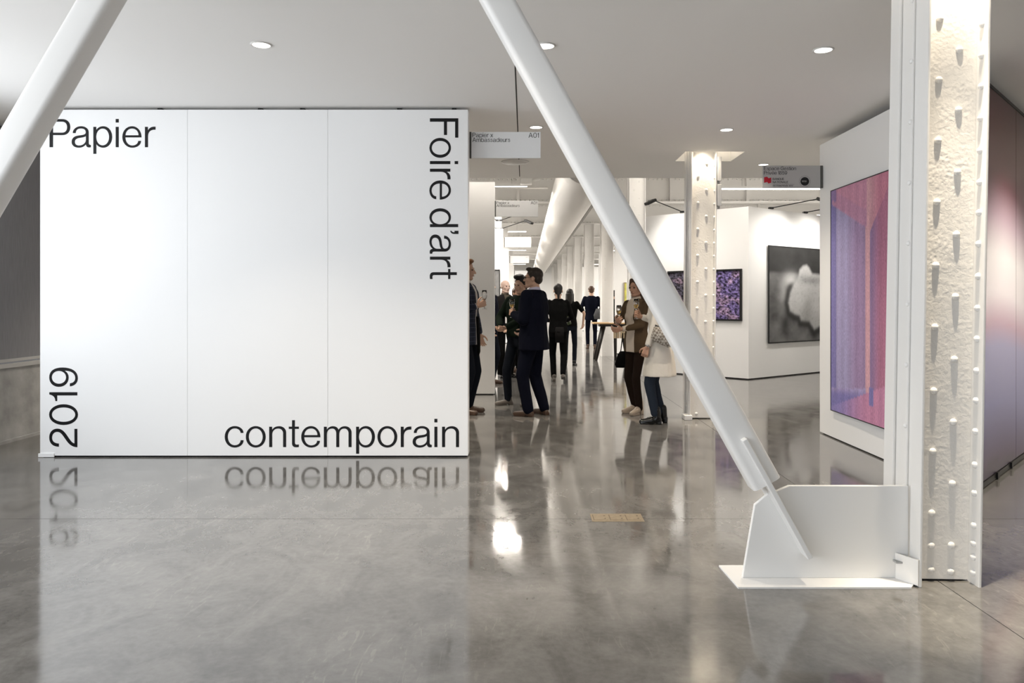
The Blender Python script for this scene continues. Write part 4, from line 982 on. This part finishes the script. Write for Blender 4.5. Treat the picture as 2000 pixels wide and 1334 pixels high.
    for s_, e_, w_ in ((sL,eL,wL),(sR,eR,wR)):
        sw = .9 if woman else 1
        if sleeve >= 1: g.cap(s_, e_, .061*sw*bulk, .052*sw*bulk); g.cap(e_, w_-(w_-e_).normalized()*.03, .052*sw*bulk, .041*sw*bulk)
        else: g.cap(s_, s_.lerp(e_, .75), .064*sw, .055*sw)
    me = remesh(g, 'upper', vox, 3, .005, px*.13)
    me.materials.append(M_[top])
    if shirt:
        me.materials.append(M_[shirt])
        for p in me.polygons:
            q = p.center
            if q.y-ly < -.045 and q.z > 1.05 and abs(q.x-lx) < (.012+.075*max(0,(q.z-1.12))/.3 if not opened else opened): p.material_index = 1
            elif opened and q.y < -.06 and abs(q.x) < opened: p.material_index = 1
    nmg = {'green_knit':'sweater', 'black_cloth':'shirt', 'white_coat':'coat'}.get(top, 'jacket')
    link(nmg, fin(me), t)
    if shirt:
        g = Geo().rings([[(lx+r_*math.cos(2*math.pi*i/18), ly+.012+r_*math.sin(2*math.pi*i/18)-(.010 if z_ > 1.5 else 0), z_+.012*math.sin(2*math.pi*i/18)) for i in range(18)] for r_, z_ in ((.080,1.455),(.068,1.50),(.064,1.515),(.058,1.513))])
        g.build('collar', shirt, t, True).data.transform(K)
    if cuff:
        for e_, w_ in ((eL,wL),(eR,wR)):
            dv = (w_-e_).normalized(); Geo().tube(w_-dv*.05, w_-dv*.004, .034, .034, 14).build('shirt_cuff', cuff, t, True).data.transform(K)
    # hair
    st, hm = hair
    g = Geo()
    if st != 'bald':
        g.ell((0,.026,.046), (.081,.097,.084), 18, 12); g.ell((0,.062,-.008), (.070,.052,.066), 16, 10)
        if st == 'short': g.ell((0,-.045,.108), (.056,.042,.024)); g.cap((-.07,-.005,.02), (-.074,.0,.06), .016, .02); g.cap((.07,-.005,.02), (.074,.0,.06), .016, .02)
        if st == 'quiff': g.ell((.0,-.058,.118), (.060,.046,.036)); g.ell((.01,-.02,.12), (.062,.06,.035)); g.cap((-.07,-.005,.02), (-.074,.0,.06), .016, .02); g.cap((.07,-.005,.02), (.074,.0,.06), .016, .02)
        if st == 'long': g.cap((0,.06,0), (0,.085,-.19), .072, .055, flat=1.15, fdir=(1,0,0)); g.cap((-.065,.02,0), (-.075,.02,-.15), .03, .025); g.cap((.065,.02,0), (.075,.02,-.15), .03, .025); g.cap((-.03,-.05,.10), (-.072,-.03,0), .025, .02); g.cap((.03,-.05,.10), (.072,-.03,0), .025, .02)
        if st == 'bun': g.ell((0,.085,.075), (.048,.045,.045)); g.cap((0,.11,.06), (.0,.135,-.14), .036, .018)
        for s_ in (-1, 1): g.cap((s_*.018,-.092,.030), (s_*.046,-.082,.032), .0042, .0035, 8)
    else:
        for s_ in (-1, 1): g.cap((s_*.070,.03,.0), (s_*.060,.075,-.02), .012, .012); g.cap((s_*.018,-.092,.030), (s_*.046,-.082,.032), .0042, .0035, 8)
        g.cap((-.05,.09,-.02), (.05,.09,-.02), .012, .012)
    me = remesh(Geo().add(g, hM), 'hair', .0065 if fine else .011, 1, .0035, 3); me.materials.append(M_[hm]); link('hair', fin(me), t)
    if extra: extra(t, k, hM, K, Geo, sL, eL, wL)
    W = Matrix.Translation(t.location) @ Matrix.Rotation(R(rz), 4, 'Z')
    return t, [W @ q for q in grips]
def flute(p, label, wine=True, tilt=0, group='drinks in hand'):
    t = thing('wine_glass', label, 'glass', (p.x, p.y, p.z), 0, group); t.rotation_euler = (R(tilt), 0, 0)
    pr = [(.001,-.105),(.032,-.105),(.032,-.102),(.006,-.097),(.0045,-.03),(.006,-.005),(.020,.012),(.031,.045),(.032,.075),(.0285,.12),(.0268,.12),(.030,.075),(.029,.046),(.018,.016),(.001,.008)]
    Geo().lathe(pr, n=20).build('glass_body', 'glass', t, True)
    if wine: Geo().lathe([(.001,.0085),(.0175,.0165),(.0285,.046),(.0292,.058),(.001,.058)], n=20).build('drink', 'wine', t, True)

# specs: eyeglasses part
def specs(t, k, hM, K, Geo, *a):
    g = Geo()
    for s_ in (-1, 1):
        c0 = Vector((s_*.032,-.100,.004)); n = 14
        pts = [c0+Vector((.023*math.cos(2*math.pi*i/n), .004*abs(math.cos(2*math.pi*i/n)), .015*math.sin(2*math.pi*i/n))) for i in range(n)]
        for i in range(n): g.tube(pts[i], pts[(i+1)%n], .0022, n=6)
        g.tube((s_*.055,-.098,.008), (s_*.078,.02,.008), .0022, n=6)
    g.tube((-.009,-.101,.006), (.009,-.101,.006), .0022, n=6)
    Geo().add(g, K @ hM).build('eyeglasses', 'black_metal', t, True)
GV = 'guests by the entrance'
p, gr = person('man with ginger hair in checked navy jacket half hidden by the title wall', 909, 807, 1.87, 74, 'skin', ('short','hair_ginger'), 'navy_check', .78, 'shirt_white', 'dark_denim', 1.0, 'brown_leather', wl=(.20,-.10,.88), wr=(-.09,-.17,1.22), curl=(.4,1.0), head=(8,4), cuff='shirt_white', group=GV, palm=((-.6,-.5,0),(.7,-.3,.3)), opened=.03, bulk=1.1,
    poler=(-.3,.6,-1), extra=lambda t, k, hM, K, Geo, *a: Geo().loft([(.02,-.150,.66,.012,.008),(.02,-.155,.70,.035,.012),(.02,-.150,.9,.040,.014),(.015,-.142,1.1,.034,.014)]).build('jacket_front', 'black_cloth', t, True).data.transform(K))
flute(gr[1]+Vector((.01,-.02,.03)), 'empty wine glass held by the man in the checked jacket', False)
person('bald man in charcoal jacket and olive shirt with clasped hands', 987, 737, 1.75, 22, 'skin_pale', ('bald','hair_grey'), 'charcoal_wool', .82, 'shirt_olive', 'black_cloth', 1.0, 'black_patent', wl=(.06,-.27,1.10), wr=(-.03,-.27,1.09), curl=(.8,.8), head=(12,2), group=GV, opened=.05, bulk=1.1)
person('man in navy jacket and jeans mostly hidden behind the first partition', 955, 750, 1.74, 62, 'skin', ('short','hair_brown'), 'navy_wool', .82, None, 'dark_denim', 1.0, 'brown_leather', wl=(.2,-.15,.95), wr=(-.2,-.12,.92), group=GV)
person('small distant person whose reddish face shows beside the sweater man', 1009, 722, 1.64, 40, 'skin_warm', ('short','hair_brown'), 'black_cloth', .85, None, 'dark_denim', fine=False, group=GV)
person('distant fair-haired person just behind the sweater man', 1018, 728, 1.70, -60, 'skin_warm', ('short','hair_ginger'), 'charcoal_wool', .85, None, 'black_cloth', fine=False, group=GV)
person('man with dark quiff in a dark green sweater, smiling', 1014, 791, 1.69, -38, 'skin', ('quiff','hair_black'), 'green_knit', .93, None, 'dark_denim', .95, 'grey_suede', wl=(.02,-.30,1.06), wr=(-.09,-.29,1.06), curl=(.7,.7), head=(-4,6), poler=(-1,.3,-.3), feet=((.10,.03,.08),(-.13,-.08,.08)), toes=(20,-30), group=GV, lean=(.03,0), bulk=1.1)
p, gr = person('man in dark navy suit and glasses seen from behind, raising a glass', 1042, 811, 1.76, -112, 'skin', ('short','hair_dark'), 'navy_wool', .78, 'shirt_lilac', 'navy_wool', 1.08, 'brown_leather', wl=(.10,-.22,1.20), wr=(-.18,-.16,1.0), curl=(.95,.5), head=(6,0), palm=((-.7,-.3,.2),(.6,-.5,0)), polel=(.5,.4,-1), feet=((.12,-.02,.08),(-.10,.10,.08)), toes=(0,-30), group=GV, extra=specs, bulk=1.24)
flute(gr[0]+Vector((0,0,.035)), 'champagne glass held by the man in the dark suit')
def apron(t, k, hM, K, Geo, *a):
    Geo().loft([(-.02,.128,.70,.075,.006),(-.02,.132,.92,.08,.006),(-.02,.126,.98,.07,.006)]).build('apron', 'charcoal_wool', t, True).data.transform(K)
person('waitress in black with dark tied-up hair walking away', 1090, 745, 1.66, 180, 'skin', ('bun','hair_black'), 'black_cloth', .88, None, 'black_cloth', .95, 'grey_suede', woman=True, wl=(.16,-.26,1.08), wr=(-.16,-.26,1.08), feet=((.075,-.06,.08),(-.075,.27,.17)), toes=(4,-4), group=GV, extra=apron)
p, gr = person('woman in black T-shirt with long dark hair carrying a bottle', 1113, 714, 1.63, 172, 'skin', ('long','hair_black'), 'black_cloth', .90, None, 'dark_denim', .9, 'black_patent', woman=True, wl=(.10,.16,1.08), wr=(-.30,-.02,.96), sleeve=.5, group=GV, polel=(1,.3,-.5), poler=(-1,.6,-.2), curl=(1,.4))
b_ = thing('champagne_bottle', 'champagne bottle with gold foil neck carried behind the waitress', 'bottle', tuple(gr[0]+Vector((.02,-.03,-.10)))); b_.rotation_euler = (R(-6), R(-24), 0)
Geo().lathe([(.001,0),(.042,.002),(.044,.02),(.044,.15),(.036,.19),(.018,.23),(.001,.232)], n=20).build('bottle_body', 'bottle_green', b_, True)
Geo().lathe([(.001,.233),(.0225,.225),(.018,.25),(.0165,.30),(.018,.315),(.001,.318)], n=16).build('foil', 'gold_foil', b_, True)
Geo().lathe([(.0446,.06),(.0446,.13)], n=20).build('label_band', 'shirt_white', b_, True)
person('man in dark suit seen from behind beyond the second hall column', 1155, 681, 1.81, 176, 'skin', ('short','hair_brown'), 'navy_wool', .80, None, 'navy_wool', .95, 'brown_leather', wl=(.2,-.16,1.02), wr=(-.2,-.16,1.02), fine=False)
X, Y = G(1164, 681); t = tag(Geo().loft([(0,0,0,.10,.05),(0,0,.12,.12,.06),(0,0,.30,.05,.03)]).build('shoulder_bag', 'grey_cloth', None, True), 'grey bag at the side of the far man in the suit', 'bag'); t.location = (X+.03, Y-.22, .86)
person('dark figure half hidden behind the hall column by the table', 1199, 679, 1.70, -160, 'skin_warm', ('short','hair_black'), 'black_cloth', .82, None, 'black_cloth', fine=False)
p, gr = person('woman in brown blazer and cream top holding a champagne glass', 1243, 808, 1.64, -52, 'skin_warm', ('long','hair_brown'), 'brown_blazer', .80, 'cream_cloth', 'brown_trousers', .86, 'beige_leather', heel=1, woman=True, wl=(.02,-.28,1.10), wr=(-.06,-.28,1.19), curl=(.7,1.0), head=(6,6), feet=((.07,-.02,.08),(-.08,.06,.08)), toes=(10,-20), opened=.07, group=GV, palm=((-.6,-.5,0),(.7,-.3,.3)), poler=(-1,.4,-.8), cuff='cream_cloth')
flute(gr[1]+Vector((-.01,0,.05)), 'champagne glass held by the woman in the brown blazer')
X, Y = G(1219, 806); t = thing('handbag', 'black handbag hanging beside the woman in the blazer', 'bag', (X, Y, .55))
Geo().loft([(0,0,0,.10,.035),(0,0,.04,.115,.05),(0,0,.16,.08,.045),(0,0,.20,.05,.02)]).build('bag_body', 'black_cloth', t, True)
for s_ in (-.03, .03): Geo().tube((s_*1.4,0,.19), (s_*.4,.03,.42), .006, n=8).build('strap', 'black_cloth', t, True)
def watch(t, k, hM, K, Geo, sL, eL, wL):
    dv = (wL-eL).normalized(); Geo().tube(wL-dv*.034, wL-dv*.010, .0335, .0335, 16).build('watch_strap', 'black_metal', t, True).data.transform(K)
    g = Geo().cap(wL-dv*.022+Vector((.033,0,.0)), wL-dv*.022+Vector((.037,0,.0)), .016, .016); g.build('watch_case', 'grey_metal', t, True).data.transform(K)
    for a in ((.088,0,.30),): pass
p, gr = person('woman in long white coat and blue jeans behind the brace', 1287, 827, 1.67, -104, 'skin_warm', ('long','hair_dark'), 'white_coat', .56, 'cream_cloth', 'denim', .98, 'black_patent', woman=True, flare=.075, wl=(.24,-.13,.84), wr=(-.17,-.22,1.24), curl=(.9,1.0), feet=((.075,-.03,.08),(-.075,.03,.08)), toes=(6,-6), group=GV, palm=((-.9,.0,0),(.7,-.3,.3)), extra=watch, heel=.35, shin=.05)
flute(gr[1]+Vector((0,0,.05)), 'glass of white wine held by the woman in the white coat')
X, Y = G(1288, 827); t = thing('checked_bag', 'beige checked belt bag worn over the white coat', 'bag', (X, Y-.235, .975), R(-20)); t.rotation_euler = (0, R(24), R(-14))
Geo().loft([(0,0,-.085,.09,.03),(0,0,-.06,.13,.05),(0,0,.05,.14,.055),(0,0,.085,.11,.03)]).build('bag_body', 'bag_check', t, True, bevel=0)
Geo().tube((-.13,-.02,.08), (.13,-.02,.08), .006, n=8).build('zip', 'black_metal', t, True)
Geo().tube((-.13,0,.06), (-.20,.09,.16), .012, n=8).build('strap', 'black_cloth', t, True)
X, Y = G(990, 737); t = tag(Geo().box(X-.02, X+.12, Y-.36, Y-.352, .98, 1.09).build('leaflet', 'paper', None), 'white leaflet held below the hands of the bald man', 'leaflet')

bpy.data.scenes.remove(SCR)
